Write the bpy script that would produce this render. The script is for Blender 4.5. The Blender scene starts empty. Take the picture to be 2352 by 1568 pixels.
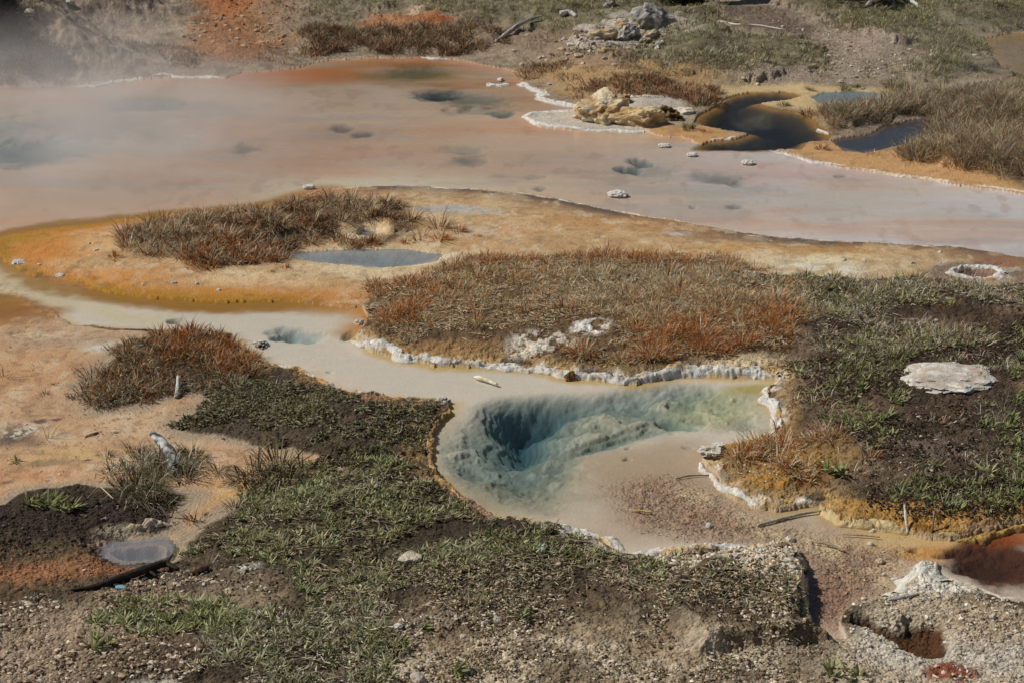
import bpy, math, random
import numpy as np
f32 = np.float32
rng = np.random.default_rng(11)
random.seed(5)
SC = bpy.context.scene
COLL = SC.collection
# ------------------------------------------------------------------ camera
CAMH, PITCH, FPX = 6.5, math.radians(19.5), 2352 * 70 / 36.0
cp, sp = math.cos(PITCH), math.sin(PITCH)
cam_d = bpy.data.cameras.new("camera"); cam_d.lens = 70; cam_d.sensor_width = 36
cam_d.clip_end = 2000
cam = bpy.data.objects.new("camera", cam_d); COLL.objects.link(cam)
cam.location = (0, 0, CAMH); cam.rotation_euler = (math.pi / 2 - PITCH, 0, 0)
SC.camera = cam

def G(px, py, z=0.0):
    """point of the photo -> point on the level z (metres)"""
    px = np.asarray(px, float); py = np.asarray(py, float)
    dx = (px - 1176) / FPX; dy = -(py - 784) / FPX
    Y = cp + dy * sp; Z = dy * cp - sp
    t = (CAMH - z) / (-Z)
    return t * dx, t * Y

def W2(pts, z=0.0):
    a = np.array(pts, float); x, y = G(a[:, 0], a[:, 1], z)
    return np.stack([x, y], 1)

def mpp(px, py):
    x, y = G(px, py); return math.sqrt(x * x + y * y + CAMH ** 2) / FPX
# ------------------------------------------------------------------ noise
def _hash(ix, iy, seed):
    h = (ix.astype(np.int64) * 374761393 + iy.astype(np.int64) * 668265263 + seed * 1442695041) & 0xFFFFFFFF
    h = ((h ^ (h >> 13)) * 1274126177) & 0xFFFFFFFF
    return (((h ^ (h >> 16)) & 0xFFFFFF) / float(0xFFFFFF)).astype(f32)

def vnoise(x, y, seed=0):
    x = np.asarray(x); y = np.asarray(y)
    ix = np.floor(x); iy = np.floor(y)
    fx = (x - ix).astype(f32); fy = (y - iy).astype(f32)
    fx = fx * fx * (3 - 2 * fx); fy = fy * fy * (3 - 2 * fy)
    a = _hash(ix, iy, seed); b = _hash(ix + 1, iy, seed); c = _hash(ix, iy + 1, seed); d = _hash(ix + 1, iy + 1, seed)
    return (a + (b - a) * fx) * (1 - fy) + (c + (d - c) * fx) * fy

def fbm(x, y, fr=1.0, octv=4, seed=0, gain=.5):
    """-1 .. 1"""
    s = 0; amp = 1.0; tot = 0
    for k in range(octv):
        ca, sa = math.cos(k * .7), math.sin(k * .7)
        s = s + amp * (vnoise((x * ca - y * sa) * fr, (x * sa + y * ca) * fr, seed + k * 17) * 2 - 1)
        tot += amp; amp *= gain; fr *= 2.03
    return s / tot * 1.5

def worley(x, y, fr, seed=0):
    x = x * fr; y = y * fr; ix = np.floor(x); iy = np.floor(y); best = np.full(np.shape(x), 9.0, f32)
    for a in (-1, 0, 1):
        for b in (-1, 0, 1):
            cx = ix + a; cy = iy + b
            d = (cx + _hash(cx, cy, seed) - x) ** 2 + (cy + _hash(cx, cy, seed + 5) - y) ** 2
            best = np.minimum(best, d)
    return np.sqrt(best)

def ss(a, b, x):
    t = np.clip((x - a) / (b - a), 0, 1); return t * t * (3 - 2 * t)

def lin(c, k=1.0):
    c = np.asarray(c, float) / 255.0
    return np.where(c <= .04045, c / 12.92, ((c + .055) / 1.055) ** 2.4) * k
ALB = 1.5
def A(r, g, b, k=1.0):
    """colour of a sunlit surface -> its own base colour"""
    c = lin((r, g, b)); c = c.mean() + (c - c.mean()) * .97; c[1] += .06 * max(0., c[0] - c[1])
    c = c * ALB * k; return np.clip(c * min(1., .84 / max(c.max(), 1e-6)), 0, .84)

def sdpoly(P, X, Y, margin=3.0):
    """signed distance (inside +), clipped at -margin"""
    out = np.full(X.shape, -margin, f32)
    m = (X > P[:, 0].min() - margin) & (X < P[:, 0].max() + margin) & (Y > P[:, 1].min() - margin) & (Y < P[:, 1].max() + margin)
    x = X[m].astype(f32); y = Y[m].astype(f32)
    if not x.size: return out
    d2 = np.full(x.shape, 1e9, f32); ins = np.zeros(x.shape, bool)
    n = len(P)
    for i in range(n):
        ax, ay = P[i]; bx, by = P[(i + 1) % n]
        ex, ey = bx - ax, by - ay; L = ex * ex + ey * ey + 1e-12
        t = np.clip(((x - ax) * ex + (y - ay) * ey) / L, 0, 1)
        d2 = np.minimum(d2, (x - ax - t * ex) ** 2 + (y - ay - t * ey) ** 2)
        c = (ay > y) != (by > y)
        ins ^= c & (x < (ex * (y - ay) / (ey if abs(ey) > 1e-9 else 1e-9) + ax))
    d = np.sqrt(d2); out[m] = np.maximum(np.where(ins, d, -d), -margin)
    return out

def sdline(P, X, Y, margin=2.0):
    """distance to an open line, clipped at margin"""
    out = np.full(X.shape, margin, f32)
    m = (X > P[:, 0].min() - margin) & (X < P[:, 0].max() + margin) & (Y > P[:, 1].min() - margin) & (Y < P[:, 1].max() + margin)
    x = X[m].astype(f32); y = Y[m].astype(f32); d2 = np.full(x.shape, margin ** 2, f32)
    for i in range(len(P) - 1):
        ax, ay = P[i]; bx, by = P[i + 1]; ex, ey = bx - ax, by - ay; L = ex * ex + ey * ey + 1e-12
        t = np.clip(((x - ax) * ex + (y - ay) * ey) / L, 0, 1)
        d2 = np.minimum(d2, (x - ax - t * ex) ** 2 + (y - ay - t * ey) ** 2)
    out[m] = np.sqrt(d2); return out
# ------------------------------------------------------------------ outlines (points of the photo, 2352 wide)
LAKE_N = [(-160,215),(0,200),(60,197),(163,196),(260,190),(340,181),(400,177),(520,180),(560,166),(640,160),(700,151),(760,138),(860,134),(980,132),(1040,136),(1090,147),(1150,158),(1195,172),(1190,190),(1215,200),(1252,212),(1238,227),(1290,238),(1325,246),(1310,253),(1215,260),(1207,272),(1240,290),(1330,300),(1480,303),(1508,315),(1560,318),(1600,330),(1680,344),(1770,345),(1812,356),(1862,371),(1950,386),(2050,401),(2150,416),(2250,431),(2352,444),(2600,480)]
LAKE_S = [(2600,625),(2352,592),(2310,587),(2275,580),(2200,572),(2050,561),(1960,556),(1850,553),(1750,546),(1650,529),(1560,511),(1500,501),(1400,483),(1290,463),(1200,446),(1140,440),(1080,437),(1000,435),(980,431),(880,429),(785,434),(745,438),(690,456),(630,475),(500,488),(380,494),(280,503),(215,516),(110,524),(40,538),(5,552),(-4,575),(8,598),(60,628),(140,652),(260,676),(400,687),(520,693),(640,696),(740,699),(800,706),(838,704),(836,735),(815,757)]
BANK_S = [(812,775),(850,801),(920,826),(1000,836),(1100,839),(1180,844),(1260,856),(1310,866),(1370,871),(1440,881),(1500,873),(1570,863),(1650,862),(1720,866),(1792,873),(1766,900),(1763,925),(1781,950),(1785,985),(1765,1001),(1740,1010),(1690,1022),(1622,1034),(1608,1055),(1622,1075),(1650,1101),(1670,1126),(1700,1146),(1750,1166),(1800,1173),(1888,1171),(1915,1196),(1960,1206),(2050,1217),(2130,1226),(2200,1237),(2260,1227),(2352,1206),(2600,1170)]
FORE_N = [(2600,1420),(2352,1387),(2300,1377),(2237,1357),(2215,1342),(2172,1330),(2166,1296),(2112,1290),(2090,1310),(2072,1345),(2040,1372),(2000,1384),(1948,1397),(1930,1430),(1942,1472),(1885,1467),(1852,1447),(1845,1392),(1840,1340),(1830,1292),(1815,1267),(1760,1272),(1700,1264),(1560,1264),(1480,1277),(1420,1266),(1380,1241),(1330,1221),(1270,1206),(1140,1188),(1080,1161),(1040,1126),(1010,1101),(987,1072),(981,1030),(1000,985),(1024,952),(1030,926),(1000,917),(930,923),(870,916),(810,909),(760,891),(700,861),(650,851),(600,831),(580,816),(575,803),(540,787),(500,773),(430,768),(330,762),(250,757),(175,747),(150,730),(90,690),(50,662),(0,640),(-160,600)]
LAKE = LAKE_N + LAKE_S + BANK_S + FORE_N
SPRING = [(1138,910),(1190,904),(1250,898),(1400,892),(1560,880),(1700,877),(1786,884),(1776,925),(1783,980),(1720,1001),(1600,995),(1480,1012),(1380,1040),(1345,1100),(1330,1160),(1250,1190),(1100,1155),(1015,1095),(985,1040),(1006,998),(1050,962),(1100,925)]
HOLE = [(1100,930),(1145,910),(1235,903),(1275,905),(1268,950),(1258,1000),(1250,1020),(1190,1030),(1150,1000),(1120,960)]
DARK = [(1636,248),(1660,225),(1720,212),(1800,210),(1842,220),(1800,232),(1738,240),(1770,249),(1830,256),(1868,268),(1880,288),(1900,300),(1908,313),(1900,323),(1860,327),(1840,346),(1760,348),(1680,346),(1596,342),(1616,330),(1690,317),(1715,306),(1640,296),(1596,284),(1614,262)]
GREEN = [(1858,224),(1895,213),(1960,210),(2025,214),(2045,228),(2010,242),(1940,248),(1885,242)]
BLUE = [(1908,322),(2000,311),(2030,291),(2100,276),(2166,267),(2176,276),(2150,292),(2122,312),(2112,332),(2040,342),(1990,354),(1935,347)]
FARP = [(2255,86),(2320,77),(2420,75),(2600,90),(2600,300),(2420,225),(2352,216),(2290,210),(2210,206),(2230,194),(2290,184),(2340,170),(2300,155),(2270,120)]
ISLP = [(632,582),(660,575),(720,575),(850,570),(950,572),(1018,580),(1002,597),(940,608),(870,611),(780,607),(700,598),(650,590)]
CRAT = [(808,539),(830,530),(858,531),(862,540),(840,545),(815,544)]
RINGP = [(2200,627),(2215,619),(2245,616),(2275,620),(2288,629),(2260,640),(2225,639)]
MIRR = [(238,1277),(262,1262),(320,1257),(375,1250),(386,1262),(378,1288),(350,1296),(285,1301),(252,1290)]
BANK = [(838,700),(850,692),(878,668),(980,640),(1080,612),(1200,608),(1330,606),(1500,612),(1640,606),(1715,628),(1760,648),(1900,652),(2100,652),(2352,662),(2600,680),(2600,1170),(2352,1206),(2260,1227),(2200,1237),(2130,1226),(2050,1217),(1960,1206),(1915,1196),(1888,1171),(1800,1173),(1750,1166),(1700,1146),(1670,1126),(1650,1101),(1622,1075),(1608,1055),(1622,1034),(1690,1022),(1740,1010),(1765,1001),(1785,985),(1781,950),(1763,925),(1766,900),(1792,873),(1720,866),(1650,862),(1570,863),(1500,873),(1440,881),(1370,871),(1310,866),(1260,856),(1180,844),(1100,839),(1000,836),(920,826),(850,801),(812,775),(815,757),(836,735)]
FORE = FORE_N[:40] + [(760,891),(700,861),(650,851),(600,831),(575,803),(540,787),(460,768),(400,775),(290,800),(205,900),(215,955),(300,945),(420,910),(500,905),(500,950),(430,970),(395,990),(440,1010),(520,1014),(580,1042),(660,1044),(705,1060),(760,1075),(800,1100),(640,1140),(560,1175),(500,1200),(440,1240),(425,1262),(395,1290),(350,1305),(285,1310),(235,1290),(232,1265),(290,1240),(400,1215),(395,1190),(440,1150),(330,1140),(180,1130),(60,1145),(0,1185),(-300,1260),(-300,1900),(2800,1900)]
ISLAND = [(275,592),(300,545),(380,520),(500,497),(620,492),(680,472),(760,476),(830,478),(880,472),(925,492),(992,527),(960,552),(905,562),(800,568),(760,556),(700,568),(640,606),(560,612),(440,628),(395,602),(300,602)]
HILL = [(-400,-300),(380,-300),(330,0),(400,30),(430,60),(380,80),(290,95),(320,120),(380,150),(440,170),(340,178),(180,192),(60,190),(-400,195)]
# ------------------------------------------------------------------ the ground sheet
NR, NC = 980, 1300
pyr = np.linspace(1660, -50, NR)
_, yr = G(np.full(NR, 1176.), pyr)
yr = np.concatenate([np.linspace(3, yr[0] - .05, 60), yr, yr[-1] + np.cumsum(.08 * 1.09 ** np.arange(92))])
tc = np.linspace(-.292, .292, NC)
ext = .292 + np.cumsum(.0012 * 1.085 ** np.arange(70))
tc = np.concatenate([-ext[::-1], tc, ext])
X = (tc[None, :] * yr[:, None]).astype(f32); Y = np.repeat(yr[:, None], len(tc), 1).astype(f32)
# irregular natural shores: the outlines are read through a warped plane
wx = .10 * fbm(X, Y, 1.6, 4, 3) + .022 * fbm(X, Y, 14, 3, 9); wy = .16 * fbm(X, Y, 1.6, 4, 4) + .04 * fbm(X, Y, 12, 3, 8)
XW = X + wx * .55; YW = Y + wy * .55
def SD(pts, z=0.0, margin=3.0): return sdpoly(W2(pts, z), XW, YW, margin)
n_low = fbm(X, Y, .35, 4, 21); n_mid = fbm(X, Y, 1.3, 5, 22); n_hi = fbm(X, Y, 6, 4, 23); n_vhi = fbm(X, Y, 26, 3, 24)
wl = worley(X, Y, 9, 4)
sLake = SD(LAKE); sBank = SD(BANK); sFore = SD(FORE); sSpring = SD(SPRING, 0, 1.5); sHole = sdpoly(W2(HOLE), X, Y, 1.5)
pools = {k: SD(v, 0, 1.2) for k, v in dict(dark=DARK, green=GREEN, blue=BLUE, far=FARP, isl=ISLP, crat=CRAT, ring=RINGP, mirr=MIRR).items()}
sAny = sLake.copy()
for v in pools.values(): sAny = np.maximum(sAny, v)
sHill = SD(HILL, 0, 4.0); sIsl = SD(ISLAND, 0, 2)
Z = .014 + .05 * ss(0, .9, -sAny) + .012 * n_mid * ss(0, .5, -sAny)
# raised banks with broken edges
edge = .05 * n_hi + .03 * n_vhi
Z += np.where(sBank > -.3, (.055 + .03 * n_mid) * ss(-.05, .20, sBank + edge) + .05 * ss(0, 2.2, sBank), 0)
shelf = SD([(1900,1500),(1935,1390),(2060,1340),(2180,1320),(2352,1370),(2700,1400),(2700,1800),(1980,1800)], 0, 1.5)
Z += np.where(sFore > -.3, (1 - .75 * ss(-.1, .5, shelf)) * (.045 + .03 * n_mid) * ss(-.05, .20, sFore + edge) + .07 * ss(0, 3.0, sFore), 0)
cliff = SD([(1790,1275),(1850,1280),(1862,1445),(1900,1490),(1600,1560),(1500,1400),(1650,1300)], 0, 1)
Z += .12 * ss(-.05, .12, cliff) * ss(0, .08, -sLake)
Z += .014 * n_hi * ss(0, .3, np.maximum(sBank, sFore)) + (.010 * n_vhi + .02 * (.5 - wl)) * ss(.0, .2, np.maximum(sBank, sFore))
Z += .09 * ss(-.05, .5, sIsl) * (1 - ss(-.1, .0, pools['crat']))
# land behind the lake rises softly, the hill at the far left rises more
sBack = ss(22, 44, Y) * ss(.05, 2.0, -sAny)
Z += sBack * (.35 + .35 * n_low + .15 * n_mid + .055 * n_hi + .02 * n_vhi)
GZ = [[(730,0),(900,-60),(1500,-60),(1640,10),(1620,60),(1660,100),(1900,130),(1920,160),(1850,180),(1680,195),(1560,190),(1450,165),(1400,130),(1330,130),(1290,95),(1160,70),(1120,95),(1030,100),(1050,60),(900,40),(860,70),(760,80),(700,50)],
      [(1740,-60),(2500,-60),(2500,60),(2352,72),(2250,80),(2280,120),(2300,150),(2240,180),(2140,190),(2060,190),(2150,150),(2060,110),(1950,90),(1880,60),(1780,40)]]
tz = np.maximum(SD(GZ[0]), SD(GZ[1])) + .35 * n_mid + .12 * n_hi
for t_ in ([(690,105),(760,95),(860,100),(960,100),(1060,85),(1150,100),(1130,125),(1000,128),(860,128),(700,125)], [(1900,265),(1950,240),(2060,245),(2080,230),(2200,225),(2352,205),(2600,200),(2600,300),(2352,300),(2180,262),(2060,272),(2020,288),(1950,295),(1905,288)], [(2140,330),(2150,295),(2190,268),(2352,270),(2600,270),(2600,460),(2352,420),(2240,400),(2140,375)]): tz = np.maximum(tz, SD(t_) + .2 * n_mid + .08 * n_hi)
Z += np.where(sAny < 0, (.055 + .04 * n_mid) * ss(-.03, .10, tz) * ss(0, .1, -sAny), 0)
hl = ss(-.4, 5.5, sHill + .3 * n_low)
rl = fbm(X * 1.2 + .5 * Y, Y * .55, .9, 5, 51)
Z += hl * 1.75 + ss(-.2, 2.2, sHill) * (.28 + .22 * rl) + .03 * n_hi * ss(0, .8, sHill)
Z += .02 * Y.clip(45, 400) - .9
# lake and pool beds
Zw = -.008 - .008 * ss(0, .25, sLake) - .008 * ss(.2, 1.6, sLake) + .003 * n_mid
def pit(px, py, rx, ry, d, p=1.0, a=0.0):
    """a hollow in the bed, traced where it is seen"""
    cx, cy = G(px, py); k = mpp(px, py); sn = CAMH / (k * FPX)
    ux = (XW - cx) / (rx * k); uy = (YW - cy) / (ry * k / sn)
    if a: ux, uy = ux * math.cos(a) + uy * math.sin(a), uy * math.cos(a) - ux * math.sin(a)
    r = np.sqrt(ux ** 2 + uy ** 2) + .22 * n_mid + .26 * n_hi
    return d * (1 - ss(.15, 1.0, r)) ** p
PITS = [(20,345,230,42,.10),(200,285,330,38,.035),(330,240,130,24,.05),(-40,310,150,45,.08),(360,315,120,22,.03),(960,165,110,18,.05),(1000,218,90,17,.08),(1090,228,110,24,.05),(1152,258,42,10,.07),(1120,250,110,18,.035),(560,338,50,17,.045),(525,355,90,26,.018),(785,292,36,12,.05),(840,308,36,9,.045),(1080,362,60,20,.04),(1060,340,70,10,.03),(1470,368,32,9,.09),(1445,386,34,9,.09),(1500,385,85,20,.03),(1640,405,70,16,.035),(1600,470,20,5,.04),(1690,470,34,9,.035),(1690,418,30,8,.04),(1930,400,22,4,.05),(1240,430,22,6,.04),(1160,400,50,8,.025),(1235,402,40,7,.03),(2290,492,50,9,.02),(640,400,50,8,.012),(395,735,16,7,.07),(412,731,26,6,.02),(690,768,75,20,.06),(650,770,36,14,.06),(790,768,24,14,.06),(640,838,20,6,.05),(755,858,18,4,.03),(1500,1155,16,5,.05),(1440,1020,14,3,.03),(1440,1048,14,4,.03),(1575,1022,18,4,.03),(2255,1095,20,7,.03),(2095,1250,20,7,.08),(2290,1300,120,50,.07),(2180,1270,40,10,.04),(1870,1440,40,25,.06),(1830,1210,30,8,.02)]
for q in PITS: Zw -= pit(*q) * (sLake > 0) * (.72 if q[1] < 520 else 1)
isles = .13 * np.maximum(0, n_mid) * (1 - ss(.0, .8, np.abs(Y - 18)))
spr = ss(-.10, .40, sSpring + .10 * n_mid)
lump = .035 * fbm(X, Y * .8, 4.5, 5, 31) + .07 * (1 - np.abs(fbm(X, Y, 1.9, 4, 33))) - .02
# the spring basin: a deep vent under the far lip, a trench along the far bank and pale lumpy shelves
tr1 = sdline(W2([(1250,935),(1300,920),(1380,908),(1440,899),(1522,886),(1590,878)]), X, Y)
tr2 = sdline(W2([(1350,1018),(1400,1008),(1450,994),(1490,985)]), X, Y)
tr3 = sdline(W2([(1530,955),(1555,968),(1590,975)]), X, Y)
Zs = -.03 - .03 * ss(0, .6, sSpring) + (lump * .75 - .02) * ss(0, .35, sSpring)
Zs -= .17 * (1 - ss(-.03, .34, tr1 + .10 * n_mid)) + .09 * (1 - ss(-.05, .30, tr2 + .10 * n_mid)) + .07 * (1 - ss(.03, .13, tr3))
Zs -= .075 * ss(-.25, .8, sdpoly(W2([(1010,1010),(1130,910),(1250,900),(1330,950),(1350,1090),(1290,1160),(1120,1150),(1010,1085)]), XW, YW, 1.5))
Zs -= .25 * ss(-.14, .36, sHole + .10 * n_mid)
qs = .045; us = Zs / qs + 1.1 * n_mid + .5 * n_hi; Zs = .35 * Zs + .65 * (qs * (np.floor(us) + ss(.25, .75, us - np.floor(us)) - 1.1 * n_mid - .5 * n_hi)) + .006 * n_hi + .006 * n_vhi
Zw = Zw * (1 - spr) + Zs * spr
bedg = ss(-.15, .35, SD([(1360,1110),(1500,1085),(1640,1110),(1800,1190),(2000,1230),(2150,1250),(2050,1360),(1900,1460),(1840,1440),(1800,1255),(1560,1250),(1420,1200)], 0, 1))
Zw = Zw * (1 - bedg * .75) - .006 * bedg + .010 * n_vhi * bedg
Z = np.where(sLake > 0, np.minimum(Z, Zw), Z - np.minimum(.02, pit(30, 690, 260, 110, .04)) * (Z < .08))
for k, dpt, w in (('dark', .16, .5), ('green', .06, .4), ('blue', .07, .4), ('far', .035, .4), ('isl', .10, .45), ('crat', .12, .1), ('ring', .06, .15), ('mirr', .10, .12)):
    s_ = pools[k]; Z = np.where(s_ > -.5, np.minimum(Z, np.where(s_ > 0, -.01 - dpt * ss(0, w, s_), .006 + (.09 if k == 'isl' else .5) * -s_ + (0 if k == 'isl' else .014))) if k not in ('mirr',) else np.where(s_ > 0, .04 - dpt * ss(0, w, s_), np.minimum(Z, .062 + .35 * np.maximum(0, -s_ - .05))), Z)
# small collapsed hole with an undercut rim in the near right corner
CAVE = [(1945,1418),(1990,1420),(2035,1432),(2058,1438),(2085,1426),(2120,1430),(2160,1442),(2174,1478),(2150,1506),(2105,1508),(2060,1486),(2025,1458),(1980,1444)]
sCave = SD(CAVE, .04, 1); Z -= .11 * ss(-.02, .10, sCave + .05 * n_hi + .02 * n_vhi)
def Hat(x, y):
    """height of the ground sheet"""
    x = np.asarray(x, float); y = np.asarray(y, float)
    r = np.interp(y, yr, np.arange(len(yr))); c = np.interp(x / np.maximum(y, 1e-3), tc, np.arange(len(tc)))
    i = np.clip(r.astype(int), 0, len(yr) - 2); j = np.clip(c.astype(int), 0, len(tc) - 2); a = r - i; b = c - j
    return (Z[i, j] * (1 - a) * (1 - b) + Z[i + 1, j] * a * (1 - b) + Z[i, j + 1] * (1 - a) * b + Z[i + 1, j + 1] * a * b)
def Gt(px, py):
    """point of the photo -> point of the ground sheet"""
    z = 0.0
    for _ in range(9):
        x, y = G(px, py, z); z = .5 * z + .5 * float(Hat(x, y))
    return float(x), float(y), float(Hat(x, y))
# ------------------------------------------------------------------ mineral colours of the ground
COL = np.empty(X.shape + (3,), f32); COL[:] = A(150, 132, 112)
WET = np.zeros(X.shape, f32); GRIT = np.full(X.shape, .5, f32)
def paint(m, c, wet=None, grit=None):
    m = np.clip(m, 0, 1).astype(f32)
    COL[:] = COL + (np.asarray(c, f32) - COL) * m[..., None]
    if wet is not None: WET[:] = WET + (wet - WET) * m
    if grit is not None: GRIT[:] = GRIT + (grit - GRIT) * m
def zone(pts, soft=.3, amp=.25, z=0., nz=None, marg=2.5):
    s_ = SD(pts, z, marg); return ss(-soft, soft, s_ + amp * (n_mid if nz is None else nz))
def spot(px, py, rx, ry, amp=.25, hard=.2):
    cx, cy = G(px, py); k = mpp(px, py); sn = CAMH / (k * FPX)
    r = np.sqrt(((XW - cx) / (rx * k)) ** 2 + ((YW - cy) / (ry * k / sn)) ** 2) + amp * n_mid + amp * .6 * n_hi
    return 1 - ss(hard, 1.0, r)
def line(pts, w, amp=.5, z=0.):
    return 1 - ss(.2, 1.0, sdline(W2(pts, z), XW, YW, max(1.0, w * 1.5)) / w + amp * n_mid + amp * .6 * n_hi)
BR = lambda lo, hi, n=None: ss(lo, hi, n_hi + .6 * n_mid if n is None else n)
# --- land behind the lake
back = ss(20, 26, Y)
paint(back, A(140, 124, 106), 0, .8)
paint(back * BR(-.1, .5) * .6, A(112, 94, 78)); paint(back * ss(.15, .5, fbm(X, Y, 2.6, 5, 151)) * .5, A(84, 70, 58)); paint(back * ss(.2, .6, fbm(X, Y, 3.6, 5, 152)) * .4, A(178, 162, 140))
olive = A(104, 102, 78); olive2 = A(92, 86, 66)
for g in GZ: paint(zone(g, .5, .6) * .6, olive, 0, .8); paint(zone(g, .5, .6) * BR(0, .5) * .7, olive2); paint(zone(g, .5, .6) * ss(.1, .5, fbm(X, Y, 2.0, 5, 161)) * .6, A(84, 68, 52))
paint(zone([(1640,0),(1700,0),(1790,50),(1900,75),(1990,100),(2110,140),(2120,180),(1980,195),(1930,200),(1700,195),(1690,183),(1920,170),(1930,140),(1780,95),(1650,45)], .25, .3), A(146, 130, 114), 0, 1)
paint(zone([(1640,30),(1780,60),(1860,90),(1840,105),(1700,85)], .3, .4) * .7, A(84, 70, 60))
paint(zone([(380,140),(470,100),(600,40),(560,-60),(760,-60),(700,0),(680,60),(640,105),(620,145),(500,150)], .5, .5), A(148, 100, 68), 0, 1)
paint(zone([(440,20),(600,-60),(700,-60),(560,60),(480,70)], .4, .4) * .7, A(160, 86, 46))
paint(zone([(600,50),(690,10),(730,40),(700,70),(650,105),(610,110)], .4, .4) * .8, A(146, 126, 104), 0, 1)
paint(zone([(850,60),(950,38),(1040,45),(1045,72),(960,90),(850,98)], .2, .3), A(160, 112, 80), 0, 1)
paint(zone([(880,55),(950,38),(1010,42),(960,62)], .2, .3) * .8, A(182, 168, 150))
paint(spot(1000, 64, 55, 10) * .8, A(150, 76, 46))
paint(zone([(1150,165),(1300,150),(1420,170),(1640,190),(1640,240),(1420,235),(1320,240),(1240,200)], .3, .3) * .8, A(166, 132, 92), 0, .7)
paint(zone([(1130,110),(1330,100),(1420,140),(1500,150),(1420,175),(1260,165)], .4, .4) * .7, A(142, 118, 100))
paint(zone([(1280,110),(1420,60),(1540,80),(1560,110),(1430,130),(1300,140)], .4, .5) * BR(-.2, .3), A(170, 160, 148), 0, .9)
paint(zone([(1200,256),(1325,252),(1480,240),(1560,235),(1580,262),(1500,305),(1330,300),(1235,292),(1200,274)], .1, .1), A(176, 166, 152), 0, .6)
hm = ss(-.3, .3, sHill + .3 * n_mid)
paint(hm, A(142, 126, 110), 0, .7)
paint(hm * BR(.05, .5), A(106, 90, 78)); paint(hm * BR(.25, .6, fbm(X, Y, 2.2, 4, 71)) * .8, A(164, 146, 124))
paint(zone([(-200,20),(60,30),(90,110),(60,160),(-200,180)], .5, .3), A(44, 40, 36))
paint(zone([(60,0),(180,30),(110,90),(70,60)], .5, .5) * .7, A(70, 58, 50))
rsh = zone([(1620,205),(1840,200),(2060,205),(2200,205),(2140,240),(2050,255),(1900,300),(1880,262),(1740,246)], .15, .1)
paint(rsh, A(180, 156, 116), .3, .4)
paint(zone([(1500,300),(1640,285),(1780,330),(1760,352),(1520,342)], .2, .2), A(176, 132, 88), .5, .3)
paint(zone([(1770,338),(1900,325),(2000,350),(2120,330),(2130,355),(2352,425),(2352,446),(1950,388),(1810,357)], .2, .15), A(176, 134, 92), .3, .5)
paint(zone([(2200,190),(2600,150),(2600,300),(2150,230)], .2, .2) * .8, A(168, 152, 128), .4)
paint(zone([(1900,230),(2100,225),(2352,230),(2352,430),(2120,345),(2120,310),(2170,275),(2000,262),(1910,300)], .2, .15), A(84, 66, 50), 0, .6)
# --- the sand bar in the middle
sBar = SD(LAKE_S[1:] + [(850,690),(980,640),(1200,608),(1640,606),(1760,648),(2352,662),(2600,690)], 0, 3)
bar = ss(-.02, .06, sBar); paint(bar, A(170, 134, 96), .25, .4)
dl = sdline(W2(LAKE_S[1:22]), XW, YW, 2)
paint(bar * ss(0, .6, n_low + .5) * .5, A(178, 148, 110))
shore_d = (1 - ss(.05, .75, dl + .12 * n_mid)) * ss(300, 700, (XW / np.maximum(YW, 1)) * 4573 * .95 + 1176)
paint(bar * shore_d * .9, A(118, 92, 74), .4)
paint(bar * (1 - ss(.04, .32, dl + .08 * n_mid)) * ss(500, 800, XW / YW * 4340 + 1176), A(84, 74, 66))
paint(bar * spot(640, 470, 260, 22) * .55, A(166, 112, 66))
paint(bar * spot(1450, 520, 420, 30) * .6, A(176, 126, 78)); paint(bar * spot(1850, 580, 480, 20) * .6, A(180, 134, 78))
paint(bar * ss(-.05, .2, sIsl + .1 * n_mid) * (1 - ss(-.25, -.15, pools['crat'])) * .85, A(72, 54, 40), 0, .8)
paint(bar * spot(120, 575, 230, 55) * .9, A(184, 124, 66)); paint(bar * spot(70, 575, 140, 40) * .8, A(182, 108, 44)); paint(bar * spot(240, 640, 240, 26) * .6, A(180, 112, 52))
paint(bar * spot(250, 560, 150, 26) * .6, A(190, 148, 98))
paint(bar * spot(850, 600, 330, 55), A(196, 178, 144), .15); paint(bar * spot(560, 650, 240, 18) * .9, A(194, 170, 134)); paint(bar * spot(960, 640, 170, 28) * .9, A(192, 172, 138), 0)
paint(bar * spot(1040, 495, 150, 14) * .9, A(172, 168, 158), .6); paint(bar * spot(1010, 490, 80, 8) * .8, A(150, 156, 160), .8)
paint(bar * spot(1090, 540, 100, 16) * .8, A(196, 178, 154)); paint(bar * spot(1180, 538, 50, 12) * .8, A(176, 116, 82)); paint(bar * spot(1050, 590, 60, 16) * .7, A(196, 184, 156))
crack = ss(.04, .14, np.abs(worley(X, Y * .55, 2.6, 8) - .55))
paint(bar * spot(1880, 622, 270, 40) * (.35 + .65 * crack), A(206, 194, 160), .1); paint(bar * spot(1880, 632, 200, 22) * .8 * crack, A(206, 202, 186))
paint(bar * spot(1160, 602, 40, 8) * .8, A(188, 184, 172)); paint(bar * spot(1560, 545, 40, 8), A(180, 172, 160))
paint(bar * spot(830, 545, 75, 24), A(196, 180, 146)); paint(bar * spot(840, 700, 120, 30) * .7, A(176, 108, 64)); paint(bar * spot(860, 715, 50, 16) * .6, A(168, 88, 58))
paint(spot(2240, 640, 150, 34, .3, .5), A(120, 104, 92), .5, .7); paint(spot(2330, 605, 90, 18) * bar, A(134, 96, 76), .3); paint(spot(2150, 660, 70, 14) * .8, A(186, 138, 62))
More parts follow.
